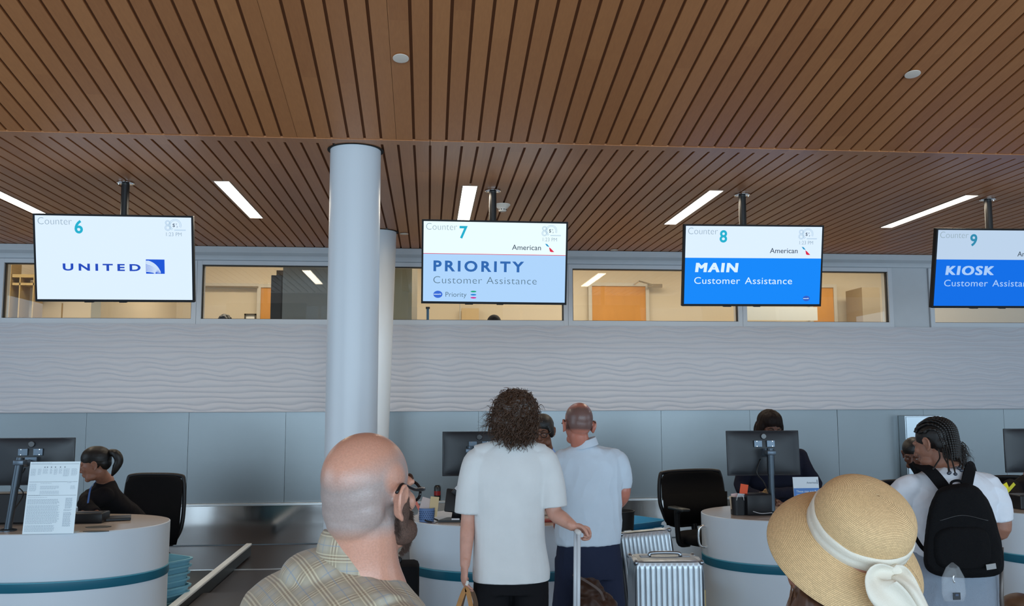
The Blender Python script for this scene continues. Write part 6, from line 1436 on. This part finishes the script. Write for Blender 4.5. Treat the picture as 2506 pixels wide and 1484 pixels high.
obj('ponytail', remesh(bm, .004, 2, lambda c, n: .002*noise.noise(V((c.x*150, c.y*150, c.z*20)))), HBLK, hr)
eyes(Hd, t); brows(Hd, t, HBLK)
bm = nb(); strap(bm, [at(236, 1178, 6.58), at(222, 1195, 6.50), at(215, 1232, 6.46)], .016, .002, (-.6, -1, 0)); obj('lanyard', bm, mat('lanyard_blue', sr(44, 86, 150), .5), t, autosm=40)
# agent at the middle counter
hc = at(1328, 1056, 6.82); Hd = hm(hc, -158, -16, 4, 1.0); sc = at(1338, 1112, 6.92)
t = agent('person in navy jacket and blue collar with glasses, facing us between the two white shirts', Hd, sc, .165, SK_BR, NVJ, -1, .86, [at(1250, 1240, 6.45), at(1300, 1240, 6.42)], seated=False)
bm = nb(); he(bm, Hd, (0, -.03, .038), (.083, .097, .088), n=36); he(bm, Hd, (0, -.07, .0), (.075, .05, .06), n=28)
for s in (-1, 1): he(bm, Hd, (s*.070, .005, .01), (.020, .055, .062), n=22)
he(bm, Hd, (0, -.006, .054), (.083, .090, .078), n=30)
hr = obj('hair', remesh(bm, .0045, 3, lambda c, n: .001*noise.noise(c*90)), HBLK, t)
eyes(Hd, t); brows(Hd, t, HBLK)
bm = nb(); he(bm, Hd, (-.083, .0, -.045), (.005, .005, .005), n=10); obj('earring', bm, CHR, t, smooth=True)
bm = nb()
for s in (-1, 1): strap(bm, [sc+V((s*.055, .02, .035)), sc+V((s*.052, -.06, .02)), sc+V((s*.030, -.085, -.045)), sc+V((s*.018, -.10, -.11))], .048, .004, (s*.6, -1, .2))
obj('shirt_collar', bm, mat('collar_blue', sr(112, 150, 214), .7), t, autosm=50)
glasses(Hd, 'eyeglasses', 'dark framed glasses on the person in navy behind the middle counter', GBLK, .0028)
# agent behind the monitor
hc = at(1884, 1047, 6.85); Hd = hm(hc, 176, -22, -2, 1.04); sc = at(1888, 1090, 6.92)
t = agent('person with long dark hair in navy, half hidden behind the monitor at the right-hand counter', Hd, sc, .255, SK_DK, NVJ, -1, .84, [at(1905, 1232, 6.42), at(1862, 1212, 6.42)], seated=False, big=1.35)
bm = nb(); he(bm, Hd, (0, -.025, .040), (.090, .100, .090), n=36); he(bm, Hd, (0, -.06, -.03), (.095, .055, .10), n=28)
for s in (-1, 1): he(bm, Hd, (s*.080, .002, -.025), (.026, .046, .105), (0, s*-7, 0), n=24)
he(bm, Hd, (0, -.006, .056), (.086, .092, .078), n=30)
obj('hair', remesh(bm, .005, 4, lambda c, n: .003*noise.noise(V((c.x*60, c.y*60, c.z*14)))), mat('hair_darkbrown', sr(26, 18, 16), .6, noise_amt=.3, noise_scale=60, spec=.12), t)
eyes(Hd, t); brows(Hd, t, HBLK)
q = at(1871, 1203, 6.36); bm = nb(); lathe(bm, q+V((0, -.012, -.01)), [(.029, -.01), (.031, 0), (.029, .01)], 20, ax=(.6, -.6, -.4)); obj('wristwatch', bm, mat('watch_gold', sr(170, 140, 96), .3, .7), t, autosm=40)
# one more at the right, mostly behind the person with braids
hc = at(2236, 1112, 6.70); Hd = hm(hc, -140, -24, 0, .96); sc = at(2262, 1172, 6.86)
t = agent('person in black leaning down behind the person with braids, forehead and nose showing', Hd, sc, .155, SK_DK, BKJ, -1, .52, [V((sc.x-.12, 6.55, .80)), V((sc.x+.12, 6.55, .80))])
bm = nb(); he(bm, Hd, (0, -.028, .040), (.081, .097, .087), n=32); he(bm, Hd, (0, -.006, .054), (.082, .091, .077), n=30); he(bm, Hd, (0, -.09, .0), (.04, .04, .04), n=20)
obj('hair', remesh(bm, .005, 2, lambda c, n: .001*noise.noise(c*90)), HBLK, t); eyes(Hd, t); brows(Hd, t, HBLK)
chair(sc.x, sc.y+.06, R(180), .46, .98, .46, 'black office chair under the person leaning behind the person with braids', False)
hc = at(2532, 1110, 6.85); Hd = hm(hc, 175, -15, 0, 1.0); sc = at(2525, 1165, 6.9)
t = agent('person in black behind the monitor at the right edge, only a shoulder showing', Hd, sc, .20, SK_BR, BKJ, -1, .55, [at(2500, 1235, 6.45), at(2560, 1235, 6.45)], big=1.2)
bm = nb(); he(bm, Hd, (0, -.028, .040), (.083, .098, .087), n=32); obj('hair', remesh(bm, .005, 2), HBLK, t)
chair(sc.x, sc.y+.06, R(180), .48, 1.0, .46, 'black office chair behind the counter at the right edge', False)
# dark case standing by the middle counter, grey knit sleeve edge beside the plaid jacket
q = at(968, 1400, 5.2); bm = nb(); t = thing('black_case', 'tall black suitcase standing left of the middle counter', 'suitcase', (q.x-.02, 5.35, 0))
bm = nb(); box(bm, (q.x-.04, 5.35, .40), (.34, .22, .68), bev=.03); obj('shell', bm, cloth('case_fabric', (.009, .009, .010), .9), t, autosm=40)
bm = nb(); tube(bm, [(q.x-.10, 5.35, .735), (q.x-.095, 5.35, .765), (q.x+.015, 5.35, .765), (q.x+.02, 5.35, .735)], .008, 8, 4); obj('carry_handle', bm, BLK, t, smooth=True)
for sx in (-1, 1):
    for sy in (-1, 1): bm = nb(); lathe(bm, (q.x-.04+sx*.12, 5.35+sy*.08, .03), [(.029, -.01), (.029, .01)], 14, ax=(1, 0, 0)); obj('wheel', bm, BLK, t, autosm=35)
